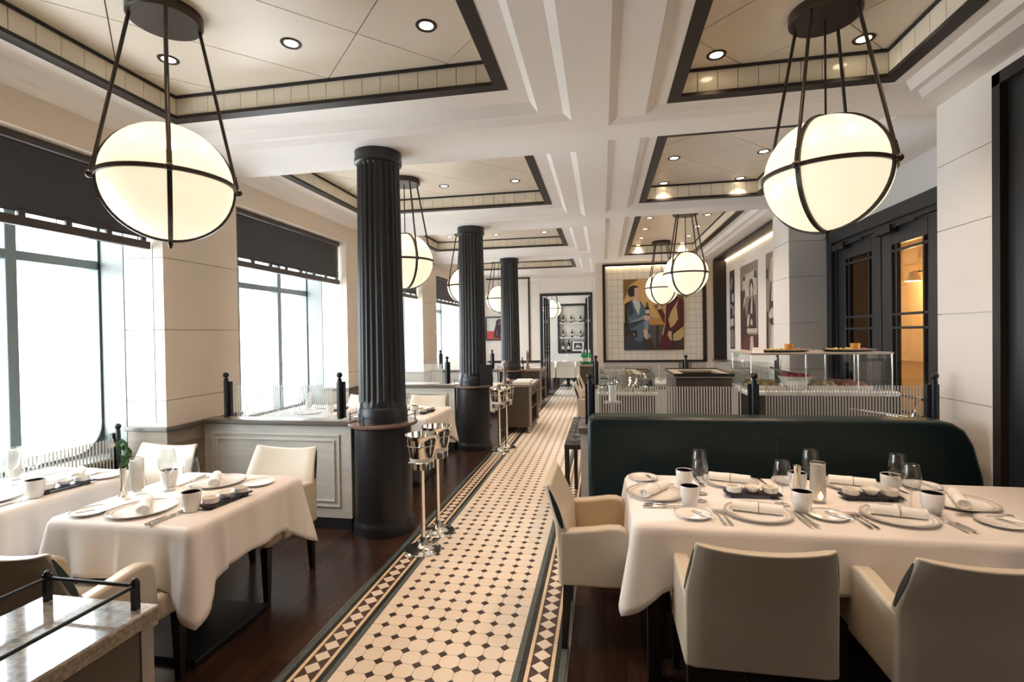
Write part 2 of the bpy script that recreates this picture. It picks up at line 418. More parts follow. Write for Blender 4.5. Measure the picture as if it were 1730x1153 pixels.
# ------------------------------------------------------------------ LEFT WALL
wl = semp('wall_left')
def wbox(name, m, *b, par=None, bev=0): return obj(name, MB().box(*b), m, par or wl, bevel=bev)
JZ = [.91, 1.12, 1.69, 2.27, 2.91]
for i, (a, b) in enumerate(PIERS):
    for z0, z1 in zip(JZ[:-1], JZ[1:]): wbox('stone_panel', 'stone_wall', -3.82, WL, a, b, z0+(.005 if z0 > .92 else 0), z1)
    wbox('pier_core', 'stone_wall', -4.2, -3.47, a+.02, b-.02, 0, 2.92)
    wbox('wainscot_panel', 'wainscot_wood', -3.82, WL+.002, a-.002, b+.002, .1, .872)
    for m_ in (.06, .10):
        p = MB(); x = WL+.002
        for (ya, yb, za, zb) in ((a+m_, b-m_, .80-m_+.02, .81-m_+.02), (a+m_, b-m_, .17+m_, .18+m_), (a+m_, a+m_+.01, .17+m_, .80-m_), (b-m_-.01, b-m_, .17+m_, .80-m_)): p.box(x, x+.008, ya, yb, za, zb)
        obj('wainscot_moulding', p, 'wainscot_wood', wl)
    wbox('dado_cap', 'cap_wood', -3.84, WL+.022, a-.022, b+.022, .872, .91, bev=.006)
    wbox('baseboard', 'black_paint', -3.82, WL+.012, a-.012, b+.012, 0, .1)
    wbox('jamb', 'sill_white', -4.2, -3.825, a-.004, b+.004, .6, 2.9)
for z0, z1 in ((2.912, ZC),): wbox('stone_panel', 'stone_wall', -3.70, WL, YN, YB, z0, z1)
wbox('stone_panel', 'stone_wall', -4.2, WL, 12.25, YB, 0, 2.91); wbox('stone_panel', 'stone_wall', -4.2, WL, YN, .48, 0, 2.91)
wbox('head', 'plaster', -4.2, -3.70, YN, YB, 2.80, 3.4)
wbox('sill_wall', 'wainscot_wood', -4.2, -3.86, YN, YB, 0, .66); wbox('sill', 'sill_white', -4.2, -3.80, YN, YB, .66, .69, bev=.005)
OPEN = [(1.33, 3.44), (4.27, 6.36), (7.22, 9.30), (10.14, 12.25)]
def rrect(y0, y1, z0, z1, r, n=7):
    p = []
    for cy, cz, a0 in ((y1-r, z0+r, -PI/2), (y1-.02, z1-.02, 0), (y0+.02, z1-.02, PI/2), (y0+r, z0+r, PI)):
        rr = r if a0 in (-PI/2, PI) else .02
        for i in range(n+1): a = a0+PI/2*i/n; p.append((cy+rr*math.cos(a), cz+rr*math.sin(a)))
    return p
for i, (a, b) in enumerate(OPEN):
    W = semp(f'window_{i+1}', (0, 0, 0))
    y0, y1, z0, z1 = a-.02, b+.02, .69, 2.80
    # outer frame with rounded lower corners
    o = [(y0-.03,z0-.02),(y1+.03,z0-.02),(y1+.03,z1),(y0-.03,z1)]
    inn = rrect(y0+.04, y1-.04, z0+.03, z1-.04, .22)
    n = len(inn); vs = []; fs = []
    outp = [(min(max((p[0]-(y0+y1)/2)*1.8+(y0+y1)/2, y0-.03), y1+.03), min(max((p[1]-1.7)*1.8+1.7, z0-.02), z1)) for p in inn]
    for x in (WWIN-.05, WWIN+.05):
        vs += [(x, *p) for p in inn]+[(x, *p) for p in outp]
    for k in range(n):
        j = (k+1) % n
        fs += [(k, j, n+j, n+k), (2*n+k, 3*n+k, 3*n+j, 2*n+j), (k, 2*n+k, 2*n+j, j), (n+k, n+j, 3*n+j, 3*n+k)]
    obj('window_frame', MB().add(vs, fs), 'window_frame', W)
    obj('gasket', MB().tube([(WWIN+.052, *p) for p in rrect(y0+.025, y1-.025, z0+.015, z1-.025, .22)], .006, 6, closed=True), 'black_metal', W, 60)
    rv = MB()
    for z in [z0+.12+.055*k for k in range(36)]:
        for y in (y0+.012, y1-.012): rv.cbox(WWIN+.054, y, z, .012, .012, .018)
    stuff(obj('rivets', rv, 'black_metal', W))
    mull = [y0+.75, y0+1.50]
    for y in mull: obj('mullion', MB().box(WWIN-.05, WWIN+.055, y-.035, y+.035, z0, z1), 'window_frame', W, bevel=.006)
    obj('transom', MB().box(WWIN-.045, WWIN+.05, y0, y1, 2.19, 2.26), 'window_frame', W, bevel=.006)
    ed = [y0]+mull+[y1]
    for k in range(3):
        for za, zb in ((z0+.01, 2.19), (2.26, z1)):
            obj('pane', MB().box(WWIN-.003, WWIN+.003, ed[k]+.03, ed[k+1]-.03, za, zb), 'window_glass', W)
    portal(WWIN+.07, a, b, .7, 2.8)
    # venetian blind
    nm = {0: 'nearest window at far left', 1: 'window between the first two piers', 2: 'third window partly behind the first column', 3: 'last window before the back wall'}.get(i)
    if nm:
        bl = thing('venetian_blind', f'dark brown slatted blind pulled half down over the {nm}', 'blind', (-3.56, (a+b)/2, 0))
        hw = (b-a)/2-.025
        obj('headrail', MB().box(-.03, .03, -hw, hw, 2.86, 2.905), 'blind_dark', bl)
        ns = 17
        sm = MB().prism([(.015,.0135),(.013,.0155),(-.015,-.0135),(-.013,-.0155)], -hw, hw, 'y').mesh('slat', 'blind_dark')
        for k in range(ns): link('slat', sm, bl, (0, 0, 2.852-k*.0258))
        obj('bottom_rail', MB().box(-.02, .022, -hw-.005, hw+.005, 2.335, 2.395), 'blind_dark', bl, bevel=.004)
        for y in (-hw+.1, -hw*.33, hw*.33, hw-.1): obj('cord', MB().tube([(.015, y, 2.39), (.015, y, 2.45)], .0035, 6), 'blind_dark', bl)
        for y in [-hw+.05+k*(2*hw-.1)/7 for k in range(8)]: obj('tape', MB().box(.0, .018, y-.02, y+.02, 2.39, 2.435), 'blind_dark', bl)
        if i < 2: obj('pull_cord', MB().tube([(.06, hw-.02, 2.36), (.06, hw-.02, .95)], .003, 6), 'window_frame', bl)
tg = thing('window_guard', 'low striped glass guard in front of the nearest window', 'glass guard', (-3.80, 2.4, 0))
obj('glass', MB().box(-.005, .005, -1.0, .9, .60, .88), 'partition_glass', tg)
st = MB()
for k in range(74): st.box(.006, .008, -.98+k*.0255, -.968+k*.0255, .60, .84)
stuff(obj('stripes', st, 'frit', tg))
for y in (.92,):
    po = obj('post', MB().lathe([(.018,.56),(.018,.905),(.013,.91)], 12).box(-.045, -.02, y*0-.03, .03, .56, .88), 'black_metal', tg, 50, loc=(.02, y, 0))
    obj('ball', MB().sphere((0,0,.932), .024, 12, 8), 'black_metal', po, 60)

# ------------------------------------------------------------------ RIGHT WALL
wr = semp('wall_right')
JR = [0.1, 1.13, 1.70, 2.27, 2.71, ZC]
def rbox(name, m, *b): return obj(name, MB().box(*b), m, wr)
for z0, z1 in zip(JR[:-1], JR[1:]):
    rbox('stone_panel', 'limestone', WR, 2.80, 3.42, 3.93, z0+.005, z1)
    rbox('stone_panel', 'limestone', WR, 2.55, 6.72, 7.30, z0+.005, z1)
    rbox('stone_panel', 'grey_wall', WR+.003, 2.80, 6.716, 6.76, z0+.005, z1)
rbox('wall_core', 'limestone', WR+.02, 2.8, 3.425, 3.925, 0, ZC); rbox('wall_core', 'limestone', WR+.02, 2.9, 6.74, 7.29, 0, ZC)
rbox('door_head_wall', 'grey_wall', 2.775, 2.9, 3.9, 6.73, 2.78, ZC)
rbox('near_wall', 'limestone', WR, 2.8, YN, 2.0, 0, ZC); rbox('wall_over_door', 'limestone', WR, 2.8, 2.0, 3.42, 3.09, ZC)
# recessed picture niche
rbox('niche_panel', 'plaster', 2.54, 2.7, 7.2, 11.06, 0, ZC)
rbox('niche_end', 'bronze', 2.30, 2.54, 10.96, 11.0, .9, 3.09); rbox('niche_head', 'bronze', 2.30, 2.56, 7.30, 10.98, 3.085, 3.13)
rbox('niche_end', 'bronze', 2.30, 2.54, 7.295, 7.305, .9, 3.09)
rbox('niche_base', 'wainscot_wood', WR, 2.56, 7.30, 11.06, 0, 1.0); rbox('dado_cap', 'cap_wood', WR-.02, 2.56, 7.30, 11.06, 1.0, 1.03)
obj('led_strip', MB().box(2.515, 2.535, 7.35, 10.95, 3.068, 3.082), 'led', wr)
struct(obj('baseboard_right', MB().box(WR-.012, WR, YN, 3.93, 0, .1).box(WR-.012, WR, 6.72, 11.06, 0, .1), 'black_paint'))
# near dark door
d1 = semp('door_1')
obj('door_leaf', MB().box(WR+.03, WR+.09, 2.05, 3.38, 0, 3.03), 'black_paint', d1); obj('door_frame', MB().box(WR-.012, WR+.1, 3.36, 3.42, 0, 3.09).box(WR-.012, WR+.1, 2.0, 2.06, 0, 3.09).box(WR-.012, WR+.1, 2.0, 3.42, 3.02, 3.09), 'bronze', d1)
# double door in the recess
d2 = semp('door_2'); XD = 2.775
def fr_(y0, y1, z0, z1, wd, x0, x1): return MB().box(x0,x1,y0,y0+wd,z0,z1).box(x0,x1,y1-wd,y1,z0,z1).box(x0,x1,y0+wd,y1-wd,z1-wd,z1).box(x0,x1,y0+wd,y1-wd,z0,z0+wd)
obj('door_frame', fr_(3.95, 6.714, -.05, 2.775, .13, XD-.06, XD+.1), 'black_paint', d2)
obj('inner_frame', fr_(4.08, 6.58, -.05, 2.65, .05, XD-.02, XD+.1), 'black_paint', d2)
for y0, y1, g in ((5.61, 6.52, 'dark_view_glass'), (4.70, 5.59, 'amber_glass')):
    lf = obj('door_leaf', fr_(y0, y1, .02, 2.59, .17, XD-.01, XD+.05), 'black_paint', d2, bevel=.004)
    obj('panel', MB().box(XD, XD+.04, y0+.1, y1-.1, .1, .75), 'black_paint', lf)
    obj('pane', MB().box(XD+.018, XD+.024, y0+.16, y1-.16, .74, 2.46), g, lf)
    bars = MB()
    for z in (.83, .98, 1.62, 1.75, 2.36): bars.box(XD-.005, XD+.03, y0+.16, y1-.16, z-.012, z+.012)
    for y in (y0+.24, y1-.24): bars.box(XD-.005, XD+.03, y-.010, y+.010, .75, 2.43)
    obj('glazing_bars', bars, 'black_paint', lf)
    obj('door_closer', MB().box(XD-.09, XD-.01, y1-.30, y1-.02, 2.53, 2.60).box(XD-.07, XD-.05, y0+.25, y1-.25, 2.565, 2.585), 'bronze', lf)
    obj('handle', MB().tube([(XD-.05, (y0 if y0 > 5.6 else y1)+(.08 if y0 > 5.6 else -.08), .95), (XD-.05, (y0 if y0 > 5.6 else y1)+(.08 if y0 > 5.6 else -.08), 1.35)], .014, 10), 'black_metal', lf, 50)
# lit room behind it
wa = semp('wall_amber')
obj('room_panel', MB().box(4.3, 4.36, 4.4, 8.9, 0, 3.0), 'amber_wall', wa); obj('room_panel', MB().box(4.27, 4.30, 6.0, 8.4, 1.15, 2.3), 'parchment', wa)
obj('room_end', MB().box(2.9, 4.3, 8.9, 8.96, 0, 3.0).box(2.9, 4.3, 4.3, 4.36, 0, 3.0), 'amber_wall', wa)
obj('room_top', MB().box(2.9, 4.36, 4.3, 8.96, 3.0, 3.06), 'plaster', wa); obj('room_floor', MB().box(2.9, 4.36, 4.3, 8.96, -.06, 0), 'cap_wood', wa)
t = thing('wall_lamp', 'small warm lamp seen through the lit door pane', 'lamp', (4.0, 7.35, 2.35))
obj('shade', MB().lathe([(.05,.0),(.09,-.12)], 16, cap=False), 'parchment', t, 60); obj('arm', MB().tube([(0,0,0),(.28,0,.02)], .01, 8), 'bronze', t)
l = bpy.data.lights.new('lamp_bulb', 'POINT'); l.energy = 16; l.color = (1, .74, .42); l.shadow_soft_size = .06; link('lamp_bulb', l, t, (0, 0, -.16))

# ------------------------------------------------------------------ BACK WALLS
wb = semp('wall_back')
def bbox(name, m, *b): return obj(name, MB().box(*b), m, wb)
DX0, DX1, DZ = -1.58, -.235, 2.61
bbox('plaster_panel', 'plaster', -4.2, DX0-.004, YB, YB+.12, 0, ZC); bbox('plaster_panel', 'plaster', DX0, DX1, YB, YB+.12, DZ+.05, ZC); bbox('plaster_panel', 'plaster', DX1+.004, .3, YB, YB+.12, 0, ZC)
bbox('cornice', 'ceiling_white', -3.45, 0, YB-.02, YB, 3.0, 3.05)
bbox('pier_panel', 'stone_wall', -.13, .02, YP, YB, 0, ZC); bbox('backing', 'shadow_gap', .02, 2.7, YP+.06, YP+.2, 0, ZC)
bbox('pier_panel', 'stone_wall', 2.15, WR+.01, YP-.01, YP+.2, 0, ZC); bbox('top_panel', 'stone_wall', .02, 2.2, YP, YP+.08, 3.10, ZC)
bbox('dado_panel', 'wainscot_wood', .02, 2.2, YP, YP+.08, 0, .98)
fp = MB().box(.035, .075, YP-.03, YP+.05, 1.0, 3.08).box(2.10, 2.16, YP-.03, YP+.05, 1.0, 3.08).box(.035, 2.16, YP-.03, YP+.05, 3.055, 3.10).box(.035, 2.16, YP-.03, YP+.05, .985, 1.02)
obj('panel_frame', fp, 'bronze', wb); obj('led_strip', MB().box(.09, 2.09, YP-.02, YP-.008, 3.035, 3.048), 'led', wb)
TS = .1345; tl = MB().box(-TS/2+.0016, TS/2-.0016, -.008, .02, -TS/2+.0016, TS/2-.0016).mesh('wall_tile', 'wall_tile')
for i in range(15):
    for j in range(15):
        x = .076+(i+.5)*TS; z = 1.02+(j+.5)*TS
        if .53 < x < 1.62 and 1.30 < z < 2.70: continue
        link('wall_tile', tl, wb, (x, YP+.03, z))
# framed panel left of the door
obj('panel_frame', MB().box(-3.0, -1.84, YB-.02, YB, 3.07, 3.10).box(-1.885, -1.845, YB-.025, YB, .9, 3.10).box(-3.4, -1.6, YB-.02, YB, .87, .93), 'bronze', wb)
# back door: folded dark leaves
d3 = semp('door_3')
obj('door_frame', MB().box(DX0, DX0+.06, YB-.03, YB+.13, 0, DZ).box(DX1-.06, DX1, YB-.03, YB+.13, 0, DZ).box(DX0, DX1, YB-.03, YB+.13, DZ-.01, DZ+.05), 'black_paint', d3)
for x, dx in ((DX0+.09, .07), (DX1-.09, -.07)):
    for k in range(2):
        xx = x+k*dx
        lf = obj('door_leaf', fr_(YB+.16, YB+.74, .02, DZ-.03-.04*k, .1, xx-.018, xx+.018), 'black_paint', d3)
        obj('pane', MB().box(xx-.004, xx+.004, YB+.25, YB+.65, .1, DZ-.15), 'clear_glass', lf)
        obj('hinge', MB().box(xx-.012, xx+.012, YB+.15, YB+.165, 1.9, 1.98).box(xx-.012, xx+.012, YB+.15, YB+.165, .9, .98), 'steel_trim', lf)
struct(obj('trim_1', MB().box(DX0, DX1, YB-.02, YB+.12, 0, .006), 'steel_trim'))
struct(obj('baseboard_back', MB().box(-3.45, DX0, YB-.012, YB, 0, .1).box(.02, 2.2, YP-.012, YP, 0, .1), 'black_paint'))
# room beyond
wbr = semp('wall_beyond'); YF = 18.5
def ybox(name, m, *b): return obj(name, MB().box(*b), m, wbr)
ybox('side_wall', 'plaster', 2.2, 2.3, YB+.12, YF+.5, 0, 3.3); ybox('side_wall', 'plaster', -3.5, -3.4, YB+.12, 14.0, 0, 3.3); ybox('side_wall', 'plaster', -3.5, -3.4, 16.0, YF+.5, 0, 3.3); ybox('side_wall', 'plaster', -3.5, -3.4, 14.0, 16.0, 0, .6); ybox('side_wall', 'plaster', -3.5, -3.4, 14.0, 16.0, 2.8, 3.3)
portal(-3.38, 14.0, 16.0, .6, 2.8)
ybox('top', 'ceiling_white', -3.5, 2.3, YB+.12, YF+.5, 3.15, 3.3)
NX0, NX1, NZ0, NZ1 = -1.60, -.585, .92, 2.70
ybox('end_wall', 'plaster', -3.5, NX0, YF, YF+.3, 0, 3.3); ybox('end_wall', 'plaster', NX1, 2.3, YF, YF+.3, 0, 3.3); ybox('end_wall', 'plaster', NX0, NX1, YF, YF+.3, NZ1, 3.3); ybox('end_wall', 'plaster', NX0, NX1, YF, YF+.3, 0, NZ0); ybox('niche_back', 'wall_tile', NX0, NX1, YF+.24, YF+.3, NZ0, NZ1)
obj('niche_frame', fr_(0, 1, 0, 1, 0, 0, 0) if 0 else MB().box(NX0-.02, NX0+.05, YF-.03, YF+.24, NZ0, NZ1).box(NX1-.05, NX1+.02, YF-.03, YF+.24, NZ0, NZ1).box(NX0, NX1, YF-.03, YF+.24, NZ1-.05, NZ1+.02).box(NX0, NX1, YF-.03, YF+.24, NZ0-.03, NZ0+.03), 'black_paint', wbr)
for k, z in enumerate((1.48, 2.02)):
    obj('shelf', MB().box(NX0+.05, NX1-.05, YF-.02, YF+.24, z-.035, z), 'limestone', wbr)
    obj('shelf_rail', MB().tube([(NX0+.05, YF-.01, z+.06), (NX1-.05, YF-.01, z+.06)], .006, 6).tube([(NX0+.4, YF-.01, z), (NX0+.4, YF-.01, z+.06)], .006, 6), 'bronze', wbr)
def bottle(x, y, z, label, m='wine_bottle', s=1.0, group=None):
    t = thing('wine_bottle' if m != 'green_glass' else 'water_bottle', label, 'bottle', (x, y, z), 0, group); t.scale = (s, s, s)
    link('glass_body', cm('bottle_'+m, lambda: MB().lathe([(0,0),(.036,0),(.038,.01),(.038,.19),(.03,.22),(.014,.245),(.013,.29),(.0155,.292),(.0155,.305),(0,.305)], 16, cap=False), m, 40), t)
    link('label', cm('bottle_label', lambda: MB().lathe([(.0388,.06),(.0388,.14)], 16, cap=False), 'bottle_label', 60), t)
    link('foil', cm('bottle_foil_'+m, lambda: MB().lathe([(.0145,.25),(.0165,.291),(.0165,.308),(0,.309)], 12, cap=False), 'black_metal' if m != 'green_glass' else 'paper_white', 40), t)
for z, rw in ((2.02, 'top'), (1.48, 'middle')):
    for x, nm in ((-1.42, 'left'), (-1.12 if z > 2 else -1.10, 'centre'), (-.78, 'right')): bottle(x, YF+.1, z, f'dark wine bottle on the {rw} shelf of the far niche, {nm}', s=.95)
for x, nm in ((-1.43, 'left'), (-1.23, 'right')): bottle(x, YF+.1, .95, f'large champagne bottle at the bottom of the far niche, {nm} of two', s=1.45)
for x, nm in ((-.98, 'left'), (-.87, 'right')): tag(obj('tumbler', MB().lathe([(0,0),(.03,0),(.033,.09),(.029,.09),(.026,.01),(0,.01)], 14, cap=False), 'paper_white', None, 40, loc=(x, YF+.1, 1.48)), f'pale tumbler on the middle niche shelf, {nm} of two', 'glass')
t = thing('picture_frame', 'small black and white photograph framed in the far niche', 'picture', (-.88, YF+.08, .95))
obj('frame', MB().box(-.23,-.21,-.01,.01,0,.40).box(.21,.23,-.01,.01,0,.40).box(-.23,.23,-.01,.01,.38,.40).box(-.23,.23,-.01,.01,0,.02), 'black_paint', t); obj('mount', MB().box(-.21,.21,0,.006,.02,.38), 'paper_white', t); obj('photograph', MB().box(-.15,.15,-.004,0,.08,.32), paint('photo_dark', (.05,.05,.05)), t); obj('photo_highlight', MB().prism([(-.10,.12),(.0,.16),(.12,.13),(.05,.22),(-.03,.26),(-.08,.2)], -.006, -.004, 'y'), paint('photo_light', (.6,.6,.6)), t)

# wall behind the camera
wn = struct(obj('wall_near', MB().box(-4.2, 2.9, YN-.1, YN, 0, 3.5), 'grey_brown_wood'))

# ------------------------------------------------------------------ COLUMNS
def flute_mb(r0, r1, z0, z1, n=24, depth=.016):
    vs = []; fs = []; per = 8; ang = []
    for i in range(n):
        for k in range(per):
            t = k/per
            d = 0 if t < .22 else depth*math.sin(PI*(t-.22)/.78)
            ang.append((2*PI*(i+t)/n, d))
    N = len(ang); zs = [(z0, r0, 0), (z0+.05, r0, 0), (z0+.075, r0-.0005, 1), (z1-.04, r1, 1), (z1-.02, r1, 0), (z1, r1, 0)]
    for z, r, e in zs: vs += [((r-d*e)*math.cos(a), (r-d*e)*math.sin(a), z) for a, d in ang]
    for k in range(len(zs)-1):
        for i in range(N): j = (i+1) % N; fs.append((k*N+i, k*N+j, (k+1)*N+j, (k+1)*N+i))
    return MB().add(vs, fs)
for i, nm in enumerate(('nearest dark fluted column with a drinks ledge', 'second dark fluted column, beside the menu stand', 'third dark fluted column, farthest down the aisle')):
    t = thing('column', nm, 'column', (-1.82, YC[i+2], 0))
    link('pedestal', cm('col_ped', lambda: MB().lathe([(.252,0),(.252,.06),(.248,.09),(.238,.105),(.236,.12),(.232,.86),(.20,.875)], 48), 'charcoal', 40), t)
    rg = link('ledge', cm('col_ring', lambda: MB().lathe([(.19,.874),(.275,.874),(.286,.882),(.286,.897),(.278,.905),(.19,.905)], 48, cap=False), 'ring_wood', 40), t)
    link('ledge_rail', cm('col_rail', lambda: MB().tube([(.265*math.cos(2*PI*k/40), .265*math.sin(2*PI*k/40), .965) for k in range(40)], .004, 6, closed=True), 'black_metal', 60), rg)
    for k in range(6):
        a = 2*PI*(k+.35)/6; link('rail_post', cm('col_post', lambda: MB().lathe([(.005,.90),(.005,.972),(.007,.978),(0,.985)], 8), 'black_metal', 60), rg, (.265*math.cos(a), .265*math.sin(a), 0))
    link('drum', cm('col_drum', lambda: MB().lathe([(.205,.905),(.205,.97),(.20,.985),(.20,1.02),(.193,1.03)], 48), 'charcoal', 40), t)
    link('fluted_shaft', cm('col_shaft', lambda: flute_mb(.192, .172, 1.02, 3.045), 'charcoal', 35), t)
    link('capital', cm('col_cap', lambda: MB().lathe([(.172,3.03),(.192,3.04),(.193,3.075),(.188,3.082),(.19,3.133)], 48), 'charcoal', 40), t)

# ------------------------------------------------------------------ GLOBE PENDANTS
def ring_pts(r, axis, n=48, off=0):
    out = []
    for k in range(n):
        a = 2*PI*k/n
        if axis == 'h': out.append((r*math.cos(a), r*math.sin(a), 0))
        else: out.append((r*math.cos(a)*math.cos(off), r*math.cos(a)*math.sin(off), r*math.sin(a)))
    return out
def band_mb(axis, off=0, R=.312):
    n = 64; vs = []; fs = []; hw = .011
    for k in range(n):
        a = 2*PI*k/n
        for r, s in ((R-.002, -hw), (R+.012, -hw), (R+.012, hw), (R-.002, hw)):
            if axis == 'h': vs.append((r*math.cos(a), r*math.sin(a), s))
            else:
                x, z = r*math.cos(a), r*math.sin(a); vs.append((x*math.cos(off)-s*math.sin(off), x*math.sin(off)+s*math.cos(off), z))
    for k in range(n):
        j = (k+1) % n
        for q in range(4): p = (q+1) % 4; fs.append((k*4+q, k*4+p, j*4+p, j*4+q))
    return MB().add(vs, fs)
def pendant(x, y, label, z=2.47, zc=3.40, R=.316):
    t = thing('globe_pendant', label, 'pendant light', (x, y, z)); h = zc-z
    link('globe', cm('globe', lambda: MB().sphere((0,0,0), .312, 40, 24), 'opal_glass', 80), t)
    link('equator_band', cm('band_h', lambda: band_mb('h'), 'brass_rod', 40), t)
    for k in range(2): link('meridian_band', cm('band_v%d' % k, lambda: band_mb('v', PI/4+k*PI/2), 'brass_rod', 40), t)
    for k in range(4):
        a = PI/4+k*PI/2; c, s = math.cos(a), math.sin(a)
        rd = obj('rod', MB().tube([(c*.334, s*.334, -.008), (c*.155, s*.155, h-.03)], .0095, 8).tube([(c*.334, s*.334, -.008), (c*.316, s*.316, .085)], .0125, 8), 'brass_rod', t, 60)
        obj('hub', MB().sphere((c*.336, s*.336, -.004), .021, 12, 8), 'brass_rod', rd, 40)
    obj('stem', MB().tube([(0,0,.31), (0,0,h-.03)], .006, 8), 'brass_rod', t, 60)
    link('canopy', cm('canopy', lambda: MB().lathe([(0,-.055),(.172,-.055),(.180,-.048),(.180,0),(0,0)], 36, cap=False), 'brass_rod', 40), t, (0, 0, h))
    obj('finial', MB().lathe([(0,-.36),(.008,-.355),(.008,-.345),(.012,-.34),(.012,-.325),(0,-.32)], 10, cap=False), 'brass_rod', t, 60)
pendant(-2.33, 2.375, 'large glowing opal globe pendant, nearest on the window side')
pendant(-2.21, 5.43, 'glowing globe pendant half hidden behind the nearest column')
pendant(-2.33, 8.41, 'glowing globe pendant half hidden behind the second column')
pendant(-2.42, 11.72, 'glowing globe pendant half hidden behind the third column')
pendant(1.235, 3.05, 'large glowing opal globe pendant above the right hand table', zc=3.38)
pendant(1.225, 7.70, 'glowing globe pendant over the buffet, larger of the middle pair', zc=3.38)
pendant(1.155, 10.1, 'glowing globe pendant in front of the tiled picture wall, smaller of the pair', zc=3.38)
pendant(-1.66, 16.9, 'glowing globe pendant seen through the back doorway', zc=3.15)

# ------------------------------------------------------------------ PARTITIONS
def post(parent, x, y, zt=1.265, zb=.93):
    po = link('post', cm('part_post', lambda: MB().lathe([(.026,.925),(.026,.932),(.0185,.934),(.0185,1.262),(.010,1.266),(.010,1.272)], 16).box(-.036,.036,.012,.036,.93,1.235), 'black_metal', 45), parent, (x, y, 0))
    link('ball', cm('part_ball', lambda: MB().sphere((0,0,1.293), .025, 14, 10), 'black_metal', 60), po)
def striped(parent, x0, x1, y, z0, zs, zt, pitch=.0188, wd=.0085):
    g = obj('glass_panel', MB().box(x0, x1, y-.005, y+.005, z0, zt), 'partition_glass', parent)
    m = MB(); x = x0+.03
    while x < x1-.03: m.box(x, x+wd, y-.0068, y-.0052, z0, zs); x += pitch
    stuff(obj('stripes', m, 'frit', g))
def mould(x0, x1, z0, z1, y, d=.012):
    m = MB()
    for k, off in ((0, 0), (1, .045)):
        a, b, c, e = x0+off, x1-off, z0+off, z1-off; wv = .012
        m.box(a, b, y-d, y, e-wv, e).box(a, b, y-d, y, c, c+wv).box(a, a+wv, y-d, y, c+wv, e-wv).box(b-wv, b, y-d, y, c+wv, e-wv)
    return m
for i, nm in enumerate(('pale wood booth partition with striped glass, beside the nearest column', 'pale wood booth partition with striped glass, beside the second column', 'pale wood booth partition with striped glass, beside the third column')):
    y = (3.87, 6.82, 9.78)[i]; x0, x1 = WL, -2.06
    t = thing('booth_partition', nm, 'partition', (0, 0, 0))
    obj('body', MB().box(x0, x1, y-.05, y+.05, .10, .875), 'pale_wood', t); obj('base', MB().box(x0, x1-.01, y-.045, y+.045, 0, .10), 'black_paint', t)
    obj('moulding', mould(x0+.08, x1-.10, .19, .80, y-.05), 'pale_wood', t, bevel=.003)
    obj('moulding', mould(x0+.08, x1-.10, .19, .80, y+.062), 'pale_wood', t)
    obj('cap', MB().box(x0, x1+.025, y-.085, y+.085, .875, .915), 'cap_wood', t, bevel=.008)
    for px in (-3.255, -2.175): p = post(t, px, y-.01); 
    striped(t, -3.20, -2.23, y+.02, .925, 1.205, 1.215)
t = thing('booth_partition', 'low wall with striped glass and black posts behind the green banquette', 'partition')
y = 3.76
obj('body', MB().box(-.165, 2.20, y-.10, y+.08, .10, .88), 'pale_wood', t); obj('base', MB().box(-.155, 2.20, y-.09, y+.07, 0, .10), 'black_paint', t); obj('cap', MB().box(-.185, 2.21, y-.12, y+.11, .88, .93), 'cap_wood', t, bevel=.008)
for px in (-.095, 1.05, 2.17): post(t, px, y)
striped(t, -.05, 1.00, y+.02, .935, 1.215, 1.30); striped(t, 1.10, 2.13, y+.02, .935, 1.225, 1.27)
t = thing('booth_partition', 'striped glass partition with black posts below the tiled picture wall', 'partition')
y = 6.75
obj('body', MB().box(-.16, 2.20, y-.09, y+.09, .10, .88), 'pale_wood', t); obj('base', MB().box(-.15, 2.20, y-.08, y+.08, 0, .10), 'black_paint', t); obj('cap', MB().box(-.18, 2.21, y-.11, y+.11, .88, .92), 'cap_wood', t, bevel=.008)
for px in (-.09, 1.06, 2.17): post(t, px, y)
striped(t, -.05, 1.00, y+.02, .925, 1.215, 1.225); striped(t, 1.11, 2.13, y+.02, .925, 1.215, 1.225)

# ------------------------------------------------------------------ BANQUETTE
t = thing('banquette', 'long dark green leather banquette behind the right hand table', 'banquette', (0, 0, 0))
pf = [(-.105,.12),(-.105,1.0),(-.09,1.03),(-.06,1.043),(2.02,1.043),(2.09,1.03),(2.15,.99),(2.20,.90),(2.25,.70),(2.275,.45),(2.275,.12)]
obj('backrest', MB().prism(pf, 3.43, 3.635, 'y'), 'banquette_leather', t, bevel=.035, seg=4)
obj('seat', MB().box(-.06, 2.27, 3.14, 3.43, .28, .47), 'banquette_leather', t, bevel=.04, seg=4)
obj('plinth', MB().box(-.04, 2.26, 3.18, 3.60, 0, .28), 'black_paint', t)
obj('seam', MB().box(1.085, 1.089, 3.428, 3.434, .5, 1.0).box(-.02, 2.15, 3.428, 3.434, .955, .958), 'dark_green_leather', t)

